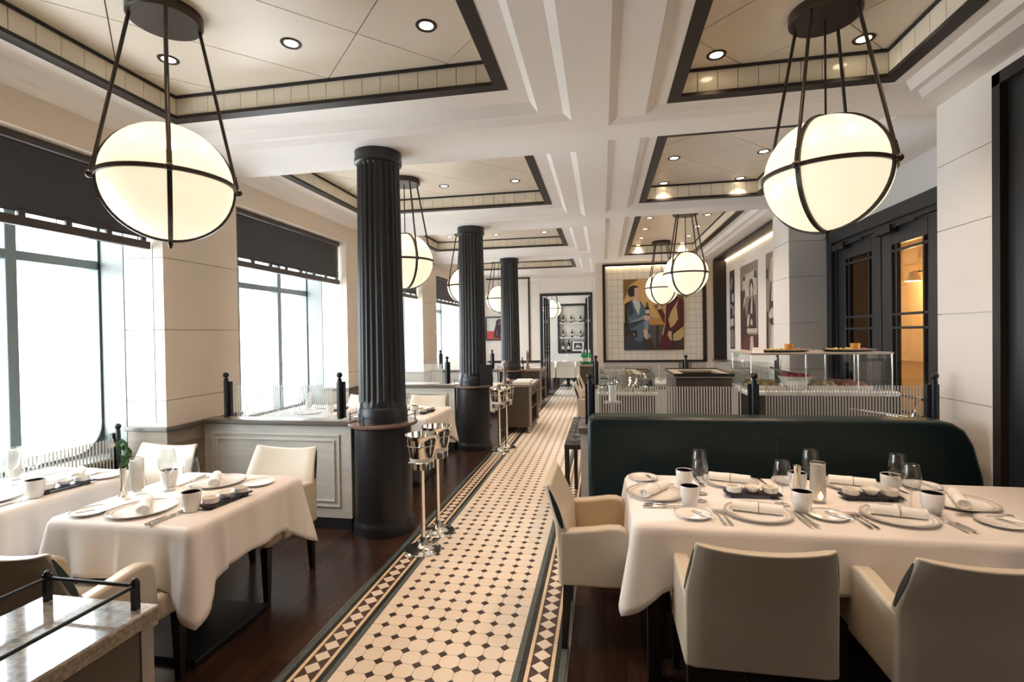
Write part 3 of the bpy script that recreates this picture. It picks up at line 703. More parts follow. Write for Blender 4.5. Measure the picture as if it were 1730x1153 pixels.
# ------------------------------------------------------------------ CHAIRS
def chair_back_mb():
    nz, nx = 12, 14; O = []; I = []
    for k in range(nz+1):
        s = k/nz
        for j in range(nx+1):
            u = -1+2*j/nx
            zt = .835-.022*(1-abs(u)**2.2)              # dipped top edge
            z = .335+(zt-.335)*s
            hw = .268 if z < .62 else .268-.028*((z-.62)/.2)
            lean = -.272-.008*min(1, (z-.335)/.28)-(.062*((z-.615)/.22)**1.2 if z > .615 else 0)
            bow = -.022*(1-u*u)*min(1, max(0, (z-.40)/.3))
            th = .075 if z < .6 else .075-.035*((z-.6)/.235)
            edge = .012*max(0, abs(u)-.86)/.14
            O.append((u*hw, lean+bow+edge, z)); I.append((u*(hw), lean+bow+th-edge, z))
    vs = O+I; n = len(O); W = nx+1; fs = []
    for k in range(nz):
        for j in range(nx):
            a = k*W+j; fs += [(a, a+1, a+W+1, a+W), (n+a, n+a+W, n+a+W+1, n+a+1)]
    for k in range(nz): a = k*W; fs += [(a, a+W, n+a+W, n+a)]; a = k*W+nx; fs += [(a, n+a, n+a+W, a+W)]
    for j in range(nx): fs += [(j, n+j, n+j+1, j+1)]; a = nz*W+j; fs += [(a, a+1, n+a+1, n+a)]
    return MB().add(vs, fs)
def arm_mb(s):
    p = [(-.262,.335),(.10,.335),(.098,.45),(.096,.55),(.090,.595),(.072,.625),(.04,.640),(-.01,.640),(-.10,.626),(-.20,.614),(-.262,.610)]
    a, b = (.2705, .205) if s > 0 else (-.2705, -.205)
    return MB().prism(p, min(a, b), max(a, b), 'x')
def arm_in_mb(s):
    p = [(-.20,.44),(.088,.44),(.086,.55),(.080,.585),(.062,.612),(.03,.626),(-.01,.626),(-.10,.612),(-.20,.600)]
    a, b = (.2065, .2025) if s > 0 else (-.2065, -.2025)
    return MB().prism(p, min(a, b), max(a, b), 'x')
def side_strip_mb(s):
    p = []; q = []
    for k in range(9):
        z = .625+.185*k/8; wv = math.sin(PI*(k+.6)/9.2)**.7
        ln = -.280-.062*max(0, (z-.615)/.22)**1.2; th = .075-.035*((z-.6)/.235)
        hw = .268-.028*((z-.62)/.2)+.0015
        c = ln+th*.5; h = th*.24*wv
        p.append((s*hw, c-h, z)); q.append((s*hw, c+h, z))
    vs = p+q; vs += [(v[0]-s*.012, v[1], v[2]) for v in vs]; fs = []
    for k in range(8): fs += [(k, k+1, 10+k, 9+k), (18+k, 27+k, 28+k, 19+k), (k, 18+k, 19+k, k+1), (9+k, 10+k, 28+k, 27+k)]
    fs += [(0, 9, 27, 18), (8, 26, 35, 17)]
    return MB().add(vs, fs)
def leg_mb(): 
    a, b = .024, .014
    return MB().add([(-b,-b,0),(b,-b,0),(b,b,0),(-b,b,0),(-a,-a,.34),(a,-a,.34),(a,a,.34),(-a,a,.34)], [(0,3,2,1),(4,5,6,7),(0,1,5,4),(1,2,6,5),(2,3,7,6),(3,0,4,7)])
def bev(o, wd, seg=3):
    k = o.modifiers.new('bevel', 'BEVEL'); k.width = wd; k.segments = seg; k.limit_method = 'ANGLE'; return o
def chair(x, y, rz, label, group='cream leather armchairs'):
    t = thing('armchair', label, 'chair', (x, y, 0), rz, group)
    bev(link('backrest', cm('ch_back', chair_back_mb, 'chair_leather', 50), t), .010)
    for s in (-1, 1):
        ar = bev(link('arm', cm('ch_arm%d' % s, lambda: arm_mb(s), 'chair_leather', 50), t), .014)
        link('arm_lining', cm('ch_armin%d' % s, lambda: arm_in_mb(s), 'chair_inner', 50), ar)
        link('side_strip', cm('ch_strip%d' % s, lambda: side_strip_mb(s), 'dark_green_leather', 50), t)
    bev(link('seat', cm('ch_seat', lambda: MB().prism([(-.206,-.20),(.206,-.20),(.206,.095),(.262,.105),(.262,.25),(-.262,.25),(-.262,.105),(-.206,.095)], .335, .455), 'chair_leather', 50), t), .03)
    for sx in (-1, 1):
        link('leg', cm('ch_leg', leg_mb, 'dark_leg'), t, (sx*.235, .235, 0)); link('leg', cm('ch_leg', leg_mb, 'dark_leg'), t, (sx*.235, -.245, 0), (math.radians(-4), 0, 0))
    return t
chair(.565, 2.235, 0, 'cream armchair seen from behind at the right table, left of the two')
chair(1.275, 2.215, 0, 'cream armchair seen from behind at the right table, right of the two')
chair(.035, 2.78, -PI/2, 'cream armchair in profile at the aisle end of the right table')
chair(-2.25, 2.92, PI, 'cream armchair facing the camera at the front left table, before the partition')
chair(-3.21, 2.90, PI, 'cream armchair facing the camera at the window table, beside the flower vase')
chair(-2.235, 1.80, 0, 'cream armchair seen from behind between the stone topped console and table')
chair(-3.25, 1.75, 0, 'cream armchair at the near side of the window table, mostly out of frame')
chair(-2.27, 5.98, PI, 'cream armchair facing the camera at the table behind the nearest column')
chair(-3.15, 5.98, PI, 'cream armchair at the window side table behind the first striped glass')
chair(-2.27, 4.72, 0, 'cream armchair backing onto the first partition, behind the column')
chair(-.12, 7.9, -PI/2, 'cream armchair at the aisle beyond the right banquette, nearer of two')
chair(-.12, 9.3, -PI/2, 'cream armchair at the aisle beyond the right banquette, farther of two')
chair(-1.63, 14.75, 0, 'white dining chair seen through the back doorway, left of three')
chair(-1.06, 14.75, 0, 'white dining chair seen through the back doorway, middle of three')
chair(-.49, 14.75, 0, 'white dining chair seen through the back doorway, right of three')

# ------------------------------------------------------------------ TABLES
def cloth_mb(w, d, drop, ztop=.752, seed=1, corner=.12):
    r = random.Random(seed); per = []; cr = .035
    nS = 48
    def side(p, q):
        return [(p[0]+(q[0]-p[0])*i/nS, p[1]+(q[1]-p[1])*i/nS) for i in range(nS)]
    hw, hd = w/2, d/2; ph = [r.random()*6 for _ in range(6)]
    pts = []
    def corner_pts(cx, cy, a0):
        return [(cx+cr*math.cos(a0+PI/2*i/8), cy+cr*math.sin(a0+PI/2*i/8), math.cos(a0+PI/2*i/8), math.sin(a0+PI/2*i/8), 1-abs(i-4)/4*.28, 0) for i in range(9)]
    def edge_pts(p, q, nx, ny, L):
        out = []
        for i in range(1, nS):
            s = i/nS; dc = min(s, 1-s)*L
            out.append((p[0]+(q[0]-p[0])*s, p[1]+(q[1]-p[1])*s, nx, ny, max(0, .72*(1-dc/.17)), dc))
        return out
    pts += corner_pts(hw-cr, -hd+cr, -PI/2); pts += edge_pts((hw,-hd+cr),(hw,hd-cr),1,0,d)
    pts += corner_pts(hw-cr, hd-cr, 0); pts += edge_pts((hw-cr,hd),(-hw+cr,hd),0,1,w)
    pts += corner_pts(-hw+cr, hd-cr, PI/2); pts += edge_pts((-hw,hd-cr),(-hw,-hd+cr),-1,0,d)
    pts += corner_pts(-hw+cr, -hd+cr, PI); pts += edge_pts((-hw+cr,-hd),(hw-cr,-hd),0,-1,w)
    N = len(pts); K = 12; vs = []; fs = []; acc = 0; arc = [0]
    for i in range(1, N): acc += math.hypot(pts[i][0]-pts[i-1][0], pts[i][1]-pts[i-1][1]); arc.append(acc)
    for k in range(K+1):
        t = k/K
        for i, (x, y, nx, ny, c, dc) in enumerate(pts):
            if k == 0: z = ztop; o = -.008
            else:
                L = drop+corner*c; tt = (k-.5)/(K-.5)
                rip = .006*math.sin(arc[i]*17+ph[0])+.005*math.sin(arc[i]*31+ph[1])+.012*math.exp(-((arc[i] % .45-.2)/.012)**2)
                o = .006+.015*tt+tt*(.055*c**2+rip*(1-c)); z = ztop-.006-L*tt
                # fold: the corner falls in two leaves
                o += tt*(.03*max(0, c-.6)/.4-(.022*math.exp(-((dc-.10)/.035)**2) if dc else 0))
            vs.append((x+nx*o, y+ny*o, z))
    for k in range(K):
        for i in range(N): j = (i+1) % N; fs.append((k*N+i, k*N+j, (k+1)*N+j, (k+1)*N+i))
    fs.append(tuple(range(N)))
    return MB().add(vs, fs)
def table(x0, x1, y0, y1, label, lcloth, drop=.26, seed=1, corner=.13, pedestal=True):
    cx, cy, w, d = (x0+x1)/2, (y0+y1)/2, x1-x0, y1-y0
    t = thing('dining_table', label, 'table', (cx, cy, 0))
    obj('tabletop', MB().box(-w/2+.02, w/2-.02, -d/2+.02, d/2-.02, .71, .742), 'dark_leg', t)
    if pedestal:
        obj('pedestal', MB().box(-.05, .05, -.05, .05, .03, .71), 'black_paint', t); obj('foot_plate', MB().box(-.27, .27, -.27, .27, 0, .03), 'black_metal', t, bevel=.006)
    else:
        for sx in (-1, 1):
            for sy in (-1, 1): obj('leg', MB().box(sx*(w/2-.09)-.03, sx*(w/2-.09)+.03, sy*(d/2-.09)-.03, sy*(d/2-.09)+.03, 0, .71), 'dark_leg', t)
    c = tag(obj('tablecloth', cloth_mb(w, d, drop, seed=seed, corner=corner), 'linen', None, 60, loc=(cx, cy, 0)), lcloth, 'tablecloth')
    cr = MB()
    c.modifiers.new('solid', 'SOLIDIFY').thickness = .002
TZ = .7525
# tableware ---------------------------------------------------------
def plate(x, y, label, r=.15, group='charger plates'):
    t = thing('charger_plate' if r > .12 else 'side_plate', label, 'plate', (x, y, TZ), 0, group)
    k = r/.15
    link('dish', cm('plate%g' % r, lambda: MB().lathe([(0,.004),(.095*k,.004),(.105*k,.006),(.148*k,.014),(.15*k,.016),(.15*k,.0145),(.11*k,.001),(.09*k,0),(0,0)], 40, cap=False), 'porcelain', 40), t)
    for q in ((.145, .138, .121) if r > .12 else (.144,)):
        qq = q*k; zz = .006+(.014-.006)*(q-.105)/.043+.0006
        link('rim_line', cm('rim%g' % qq, lambda: MB().lathe([(qq-.0012, zz-.0002),(qq-.0010, zz+.0003),(qq+.0010, zz+.0007),(qq+.0012, zz+.0002)], 40, cap=False), 'plate_line', 60), t)
def napkin(x, y, rz, label, L=.20, z=None, r=.024):
    t = thing('rolled_napkin', label, 'napkin', (x, y, z or TZ+.0055), rz, 'rolled napkins')
    def f():
        vs = []; fs = []; n = 16; M = 14
        for i in range(M+1):
            u = -L/2+L*i/M; s = 1+.05*math.sin(i*1.7)
            for k in range(n):
                a = 2*PI*k/n; vs.append((u, r*s*math.cos(a)*1.15, r*.92+r*.92*math.sin(a)))
        for i in range(M):
            for k in range(n): l = (k+1) % n; fs.append((i*n+k, i*n+l, (i+1)*n+l, (i+1)*n+k))
        # recessed spiral ends
        for e, i in ((-1, 0), (1, M)):
            base = len(vs)
            for q, rr in enumerate((.8, .7, .35, .25)):
                for k in range(n):
                    a = 2*PI*k/n; vs.append((e*(L/2-(0, .008, .008, .002)[q]), r*rr*math.cos(a)*1.15, r*.92+r*.92*rr*math.sin(a)))
            for k in range(n): l = (k+1) % n; fs.append((i*n+k, i*n+l, base+l, base+k))
            for q in range(3):
                for k in range(n): l = (k+1) % n; fs.append((base+q*n+k, base+q*n+l, base+(q+1)*n+l, base+(q+1)*n+k))
            fs.append(tuple(base+3*n+k for k in range(n)))
        return MB().add(vs, fs)
    link('linen_roll', cm('roll%g' % L, f, 'napkin', 60), t)
    link('napkin_band', cm('nband', lambda: MB().add([(u, .0291*1.02*math.cos(2*PI*k/20), r*.92+.0236*math.sin(2*PI*k/20)) for u in (-.022, .006) for k in range(20)], [(k, (k+1) % 20, 20+(k+1) % 20, 20+k) for k in range(20)]), 'napkin', 60), t)
    link('band_line', cm('nline', lambda: MB().add([(u, .0293*1.02*math.cos(2*PI*k/20), r*.92+.0239*math.sin(2*PI*k/20)) for u in (.003, .0065) for k in range(20)], [(k, (k+1) % 20, 20+(k+1) % 20, 20+k) for k in range(20)]), 'plate_line', 60), t)
def cup(x, y, label, s=1):
    t = thing('porcelain_tumbler', label, 'cup', (x, y, TZ), 0, 'white tumblers with dark insides'); t.scale = (1.08, 1.08, 1.05)
    link('body', cm('cup', lambda: MB().lathe([(0,.002),(.026,0),(.031,.006),(.040,.045),(.0425,.092),(.0410,.095),(.0395,.092),(.0385,.075)], 28, cap=False), 'porcelain', 40), t)
    link('lining', cm('cupin', lambda: MB().lathe([(.0392,.0915),(.036,.045),(.028,.02),(0,.018)], 28, cap=False), 'cup_inside', 50), t)
def wineglass(x, y, label, s=1., group='wine glasses', z=None):
    t = thing('wine_glass', label, 'wine glass', (x, y, z or TZ), 0, group); t.scale = (s, s, s)
    link('bowl', cm('wg_bowl', lambda: MB().lathe([(.004,.088),(.022,.098),(.038,.122),(.0425,.148),(.039,.185),(.032,.222),(.0312,.222),(.038,.185),(.0415,.148),(.037,.123),(.021,.100),(0,.092)], 28, cap=False), 'clear_glass', 60), t)
    link('stem', cm('wg_stem', lambda: MB().lathe([(.0075,.003),(.0042,.012),(.0036,.05),(.0045,.085),(.009,.0925)], 12, cap=False), 'clear_glass', 60), t)
    link('foot', cm('wg_foot', lambda: MB().lathe([(0,0),(.036,0),(.037,.0015),(.008,.005),(0,.006)], 24, cap=False), 'clear_glass', 60), t)
def dip_tray(x, y, rz, label, lb):
    t = thing('slate_tray', label, 'tray', (x, y, TZ), rz, 'dark dip trays')
    link('slab', cm('tray', lambda: MB().box(-.135, .135, -.038, .038, .016, .025), 'slate'), t)
    for sx in (-1, 1): link('foot', cm('trayfoot', lambda: MB().box(-.012, .012, -.032, .032, 0, .016), 'slate'), t, (sx*.10, 0, 0))
    for k, nm in ((-1, 'first'), (0, 'middle'), (1, 'last')):
        b = thing('dip_bowl', f'small white dip bowl, {nm} of three on {lb}', 'bowl', (x+math.cos(rz)*k*.088, y+math.sin(rz)*k*.088, TZ+.0255), 0, 'white dip bowls')
        if k: link('dish', cm('dip_round', lambda: MB().lathe([(0,0),(.033,0),(.037,.004),(.039,.030),(.0365,.0315),(.034,.028),(.032,.016),(0,.014)], 24, cap=False), 'porcelain', 40), b)
        else: link('dish', cm('dip_flare', lambda: MB().lathe([(0,0),(.02,0),(.03,.012),(.042,.030),(.040,.031),(.028,.016),(0,.012)], 24, cap=False), 'porcelain', 40), b)
        link('dip', cm('dip_fill', lambda: MB().lathe([(0,.021),(.02,.0205),(.0315,.018)], 20, cap=False), 'food_cream', 60), b)
def lantern(x, y, label, flame=False, h=.20):
    t = thing('candle_lantern', label, 'candle', (x, y, TZ), 0, 'glass candle lanterns')
    link('glass_cylinder', cm('lan_glass', lambda: MB().lathe([(.036,0),(.036,h),(.034,h),(.034,.012),(0,.012)], 28, cap=False).lathe([(0,0),(.036,0)], 28, cap=False), 'clear_glass', 50), t)
    c = link('frosted_sleeve', cm('lan_sleeve', lambda: MB().lathe([(.0335,.028),(.0335,h-.012),(.0325,h-.012),(.0325,.028)], 28, cap=False), 'frosted_glass', 50), t)
    link('candle', cm('lan_candle', lambda: MB().lathe([(0,.013),(.022,.013),(.022,.07),(.018,.074),(0,.07)], 20, cap=False), 'candle_wax', 50), t)
    link('silver_rim', cm('lan_rim', lambda: MB().lathe([(.0362,h-.004),(.0372,h-.002),(.0362,h)], 28, cap=False), 'silver', 50), t)
    if flame: obj('flame', MB().lathe([(0,.028),(.012,.04),(.014,.05),(.006,.07),(0,.08)], 12, cap=False), 'flame', t, 60, loc=(.0, -.0345, 0)).scale = (.8, .15, .8)
def vase(x, y, label, flower=False, h=.17):
    t = thing('bud_vase', label, 'vase', (x, y, TZ), 0, 'silver bud vases')
    link('silver_vase', cm('vase', lambda: MB().lathe([(0,0),(.024,0),(.0225,.02),(.0145,.10),(.0175,h),(.016,h),(.012,.10),(0,.09)], 24, cap=False), 'silver', 40), t)
    if flower:
        sd = random.Random(5)
        st = obj('flower_stem', MB().tube([(0,0,.10),(.0,0,.19),(-.012,.0,.24),(-.03,-.005,.28)], .0035, 6).tube([(.004,0,.11),(.012,.005,.22),(.008,.0,.29)], .003, 6), 'leaf_green', t, 60)
        for k, (lx, ly, lz, s, a) in enumerate(((.02,.0,.25,.036,.3),(-.002,.01,.225,.03,2.2),(.012,-.01,.20,.03,1.2),(.0,.0,.29,.042,.9),(.022,.005,.29,.038,-.4),(-.018,0,.28,.03,2.9),(.008,.0,.175,.026,.5))):
            lf = MB(); vs = []; fs = []
            for i in range(7):
                u = i/6; wv = s*.62*math.sin(PI*min(1, u*.93+.06)); zz = s*1.6*u
                vs += [(-wv, .25*s*math.sin(u*3), zz), (0, .25*s*math.sin(u*3)-.22*wv, zz), (wv, .25*s*math.sin(u*3), zz)]
            for i in range(6):
                for q in range(2): b_ = i*3+q; fs.append((b_, b_+1, b_+4, b_+3))
            o = obj('leaf', lf.add(vs, fs), 'leaf_green', t, 60, loc=(lx, ly, lz-s*.6), rot=(sd.uniform(-.5,.5), sd.uniform(-.7,.7), a)); o.modifiers.new('s', 'SOLIDIFY').thickness = .0015
        fl = MB()
        for k in range(9):
            a = 2*PI*k/9; fl.add([(0,0,0),(.012*math.cos(a-.3),.012*math.sin(a-.3),.010),(.028*math.cos(a),.028*math.sin(a),.020+.004*(k % 2)),(.012*math.cos(a+.3),.012*math.sin(a+.3),.010)], [(0,1,2,3)])
        obj('blossom', fl.sphere((0,0,.008), .009, 8, 6), 'petal', t, 60, loc=(-.042, -.008, .285), rot=(0, -1.0, 0))
def knife(x, y, rz, label, s=1., group='silver knives', z=None):
    t = thing('table_knife', label, 'knife', (x, y, (z or TZ)+.0008), rz, group); t.scale = (s, s, s)
    link('blade', cm('kn_blade', lambda: MB().prism([(.0,-.009),(.09,-.010),(.112,-.004),(.115,.004),(.10,.008),(.0,.007)], 0, .0018), 'silver'), t)
    link('handle', cm('kn_handle', lambda: MB().tube([(-.105,0,.005),(-.09,0,.0055),(-.03,0,.005),(.004,0,.004)], [.0065,.0072,.0055,.005], 8), 'silver', 50), t)
def fork(x, y, rz, label, s=1., group='silver forks'):
    t = thing('table_fork', label, 'fork', (x, y, TZ+.0008), rz, group); t.scale = (s, s, s)
    link('handle', cm('fk_handle', lambda: MB().prism([(-.10,-.007),(-.02,-.004),(.03,-.003),(.045,-.010),(.065,-.0125),(.065,.0125),(.045,.010),(.03,.003),(-.02,.004),(-.10,.007)], .002, .0045), 'silver'), t)
    tm = cm('fk_tine', lambda: MB().prism([(.063,-.0016),(.105,-.0010),(.105,.0010),(.063,.0016)], .002, .004), 'silver')
    for k in range(4): link('tine', tm, t, (0, -.0108+.0072*k, 0))

# right hand table
table(.13, 2.24, 2.285, 3.10, 'long dining table under a white cloth before the green banquette', 'white cloth on the long right hand table, corner hanging at the aisle', drop=.25, seed=4, pedestal=False)
RT = 'on the right table'
for x, y, nm, na in ((.265, 2.72, 'at the aisle end', .95), (.70, 2.985, 'by the banquette, left', -.28), (.705, 2.487, 'at the near edge, left', -.22), (1.31, 2.52, 'at the near edge, right', -.24), (1.335, 3.0, 'by the banquette, right', -.3), (1.70, 2.76, 'at the wall end', 1.2)):
    plate(x, y, f'white ringed charger plate {RT} {nm}')
    napkin(x+.0, y+.01, na, f'rolled white napkin lying on the charger plate {nm}', L=.215)
for x, y, nm in ((.435, 2.86, 'beside the aisle end plate, farther'), (.415, 2.57, 'beside the aisle end plate, nearer'), (.918, 2.55, 'in front of the candle'), (1.015, 2.88, 'behind the silver vase'), (1.49, 2.60, 'between near right and wall end plates'), (1.47, 2.90, 'behind the paired wine glasses')):
    cup(x, y, f'white tumbler {RT} {nm}')
for x, y, nm, s in ((.478, 2.64, 'near the aisle end, front of two', .94), (.498, 2.76, 'near the aisle end, back of two', 1.04), (.86, 2.635, 'left of the silver vase', .98), (1.065, 2.84, 'behind the candle lantern', 1.04), (1.452, 2.80, 'towards the wall, back of two', 1.02), (1.425, 2.64, 'towards the wall, front of two', .98)):
    wineglass(x, y, f'empty wine glass {RT} {nm}', s)
dip_tray(.752, 2.745, .03, 'dark slate tray with three dip bowls on the right table, aisle half', 'the aisle half tray of the right table')
dip_tray(1.315, 2.775, .03, 'dark slate tray with three dip bowls on the right table, wall half', 'the wall half tray of the right table')
lantern(1.045, 2.70, 'lit candle lantern standing on the right hand table', True)
vase(.965, 2.74, 'empty silver bud vase beside the lantern on the right table')
for x, y, nm, r in ((.405, 2.425, 'near edge, left', .085), (.225, 3.0, 'aisle end by the banquette', .085), (1.005, 2.49, 'near edge, middle', .085), (1.70, 2.50, 'near edge, wall end', .095), (1.02, 3.03, 'banquette side, middle', .085), (1.68, 3.03, 'banquette side, wall end', .095)):
    plate(x, y, f'small bread plate {RT}, {nm}', r, 'bread plates')
    knife(x+.045, y-.01, 2.2 if y < 2.6 else 1.9, f'butter knife resting on the bread plate, {nm} of the right table', .62, 'butter knives', z=TZ+.010)
for x, y, rz, nm in ((.873, 2.44, 1.66, 'near left setting, inner'), (.900, 2.44, 1.66, 'near left setting, outer'), (1.483, 2.47, 1.66, 'near right setting, inner'), (1.512, 2.47, 1.66, 'near right setting, outer'), (.885, 3.0, -1.4, 'banquette left setting'), (.30, 2.545, 0.05, 'aisle end setting, inner'), (.29, 2.515, 0.05, 'aisle end setting, outer'), (1.70, 2.60, 3.05, 'wall end setting, inner'), (1.69, 2.575, 3.05, 'wall end setting, outer'), (1.53, 3.0, -1.4, 'banquette right setting')):
    knife(x, y, rz, f'silver table knife {RT}, {nm}')
for x, y, rz, nm in ((.520, 2.42, 1.62, 'near left setting, outer'), (.548, 2.42, 1.62, 'near left setting, inner'), (1.118, 2.46, 1.62, 'near right setting, outer'), (1.146, 2.46, 1.62, 'near right setting, inner'), (.28, 2.90, 0.0, 'aisle end setting'), (.53, 2.98, -1.5, 'banquette left setting')):
    fork(x, y, rz, f'silver table fork {RT}, {nm}')
# front left table
table(-2.66, -1.845, 1.96, 2.80, 'small square dining table under a white cloth, front left', 'white cloth with hanging corners on the front left table', drop=.25, seed=2, corner=.17)
LT = 'on the front left table'
plate(-2.285, 2.125, f'white ringed charger plate {LT}, nearer the camera'); plate(-2.26, 2.60, f'white ringed charger plate {LT}, nearer the partition')
napkin(-2.285, 2.14, 2.28, f'rolled napkin on the nearer charger plate of the front left table', L=.20); napkin(-2.28, 2.60, 2.2, f'rolled napkin on the farther charger plate of the front left table', L=.20)
cup(-2.03, 2.155, f'white tumbler {LT}, beside the dip tray'); cup(-2.50, 2.50, f'white tumbler {LT}, behind the tall wine glass')
wineglass(-2.44, 2.43, f'tall empty wine glass {LT}, behind the lantern', 1.08); wineglass(-2.215, 2.355, f'empty wine glass {LT}, between the two plates', .95)
dip_tray(-1.955, 2.30, 1.42, f'dark slate tray with three dip bowls {LT}', 'the front left table tray')
lantern(-2.57, 2.36, f'white candle lantern {LT} beside the flower'); vase(-2.56, 2.27, f'silver bud vase holding a pale flower with green leaves', True)
plate(-2.52, 2.06, f'small bread plate {LT}, window side', .085, 'bread plates'); plate(-2.0, 2.61, f'small bread plate {LT}, aisle side', .085, 'bread plates')
knife(-2.50, 2.065, .8, f'butter knife on the window side bread plate, front left table', .7, 'butter knives', z=TZ+.010)
for x, y, rz, nm in ((-2.085, 2.06, 1.55, 'nearer setting, inner'), (-2.060, 2.06, 1.55, 'nearer setting, outer'), (-2.45, 2.62, -1.5, 'farther setting')): knife(x, y, rz, f'silver table knife {LT}, {nm}')
for x, y, rz, nm in ((-2.47, 2.08, 1.3, 'nearer setting'), (-2.08, 2.62, -1.6, 'farther setting, inner'), (-2.055, 2.62, -1.6, 'farther setting, outer')): fork(x, y, rz, f'silver table fork {LT}, {nm}')
# window table at far left
table(-3.73, -2.985, 1.98, 2.80, 'dining table under a white cloth by the nearest window', 'white cloth on the window table at far left', drop=.25, seed=6, corner=.15)
WT = 'on the window table'
cup(-3.085, 2.225, f'white tumbler {WT} at the near aisle corner'); dip_tray(-3.085, 2.38, 1.40, f'dark slate tray with three dip bowls {WT}', 'the window table tray')
plate(-3.33, 2.60, f'white charger plate {WT}, farther setting'); plate(-3.30, 2.14, f'white charger plate {WT}, nearer setting'); napkin(-3.26, 2.60, 2.35, f'rolled napkin on the farther plate of the window table', L=.20)
wineglass(-3.42, 2.46, f'empty wine glass {WT}, right of two'); wineglass(-3.50, 2.40, f'empty wine glass {WT}, left of two'); plate(-3.08, 2.62, f'small bread plate {WT}', .085, 'bread plates')
knife(-3.10, 2.12, 1.5, f'silver table knife {WT}, nearer setting'); fork(-3.13, 2.63, -1.6, f'silver table fork {WT}, farther setting'); lantern(-3.62, 2.50, f'white candle lantern {WT} against the light')
# second row tables behind the first partition
table(-2.66, -1.80, 4.95, 5.80, 'small dining table under a white cloth behind the nearest column', 'white cloth on the table behind the nearest column', drop=.27, seed=8, corner=.17)
S2 = 'on the table behind the nearest column'
plate(-2.25, 5.12, f'charger plate {S2}, near side'); plate(-2.25, 5.60, f'charger plate {S2}, far side'); napkin(-2.25, 5.12, 1.7, f'rolled napkin {S2}, near side', L=.20); napkin(-2.25, 5.61, 1.4, f'rolled napkin {S2}, far side', L=.20)
cup(-2.03, 5.17, f'white tumbler {S2}, near side'); dip_tray(-1.93, 5.30, 1.42, f'dark dip tray {S2}', 'the tray behind the column'); lantern(-2.55, 5.40, f'white candle lantern {S2}'); wineglass(-2.22, 5.40, f'empty wine glass {S2}')
table(-3.75, -2.95, 4.95, 5.80, 'window side dining table seen through the first striped glass', 'white cloth on the window table behind striped glass', drop=.27, seed=9)
S3 = 'on the table seen through the first striped glass'
plate(-3.30, 5.15, f'charger plate {S3}, near side'); plate(-3.35, 5.60, f'charger plate {S3}, far side'); lantern(-3.45, 5.40, f'white candle lantern {S3}'); cup(-3.05, 5.2, f'white tumbler {S3}'); dip_tray(-3.05, 5.4, 1.42, f'dark dip tray {S3}', 'the tray seen through striped glass'); wineglass(-3.42, 5.3, f'empty wine glass {S3}')
table(-2.66, -1.80, 7.95, 8.80, 'dining table with white cloth behind the second column', 'white cloth on the table behind the second column', drop=.27, seed=10)
dip_tray(-2.2, 8.2, 1.2, 'dark dip tray on the table behind the second column', 'the tray behind the second column'); plate(-2.35, 8.5, 'charger plate on the table behind the second column')
table(-3.75, -2.95, 7.95, 8.80, 'window dining table behind the second striped glass', 'white cloth on the window table behind the second glass', drop=.27, seed=11)
# tables beyond the buffet
table(.22, 1.35, 7.5, 8.35, 'dining table with white cloth beyond the far striped glass, nearer', 'white cloth on the nearer table beyond the far striped glass', seed=12)
table(.22, 1.35, 8.95, 9.8, 'dining table with white cloth beyond the far striped glass, farther', 'white cloth on the farther table beyond the far striped glass', seed=13)
for k, (x, y) in enumerate(((.40, 9.2), (.70, 9.2), (1.02, 9.25))):
    wineglass(x, y, f'wine glass on the far table below the painting, {("left","middle","right")[k]} of three', 1.15); plate(x, y+.25, f'charger plate on the far table below the painting, {("left","middle","right")[k]} of three')
for k, x in enumerate((.42, .80, 1.15)): plate(x, 7.75, f'charger plate on the nearer table beyond the far glass, {("left","middle","right")[k]} of three'); wineglass(x+.08, 7.95, f'wine glass on the nearer table beyond the far glass, {("left","middle","right")[k]} of three')
lantern(.95, 7.7, 'white candle lantern on the nearer table beyond the far glass')
table(-1.85, -.25, 15.15, 16.0, 'dining table with white cloth in the room beyond the doorway', 'white cloth on the table beyond the doorway', seed=14)
for k, x in enumerate((-1.45, -1.05, -.65)): wineglass(x, 15.35, f'wine glass on the table beyond the doorway, {("left","middle","right")[k]} of three', 1.2); plate(x+.08, 15.6, f'plate on the table beyond the doorway, {("left","middle","right")[k]} of three')

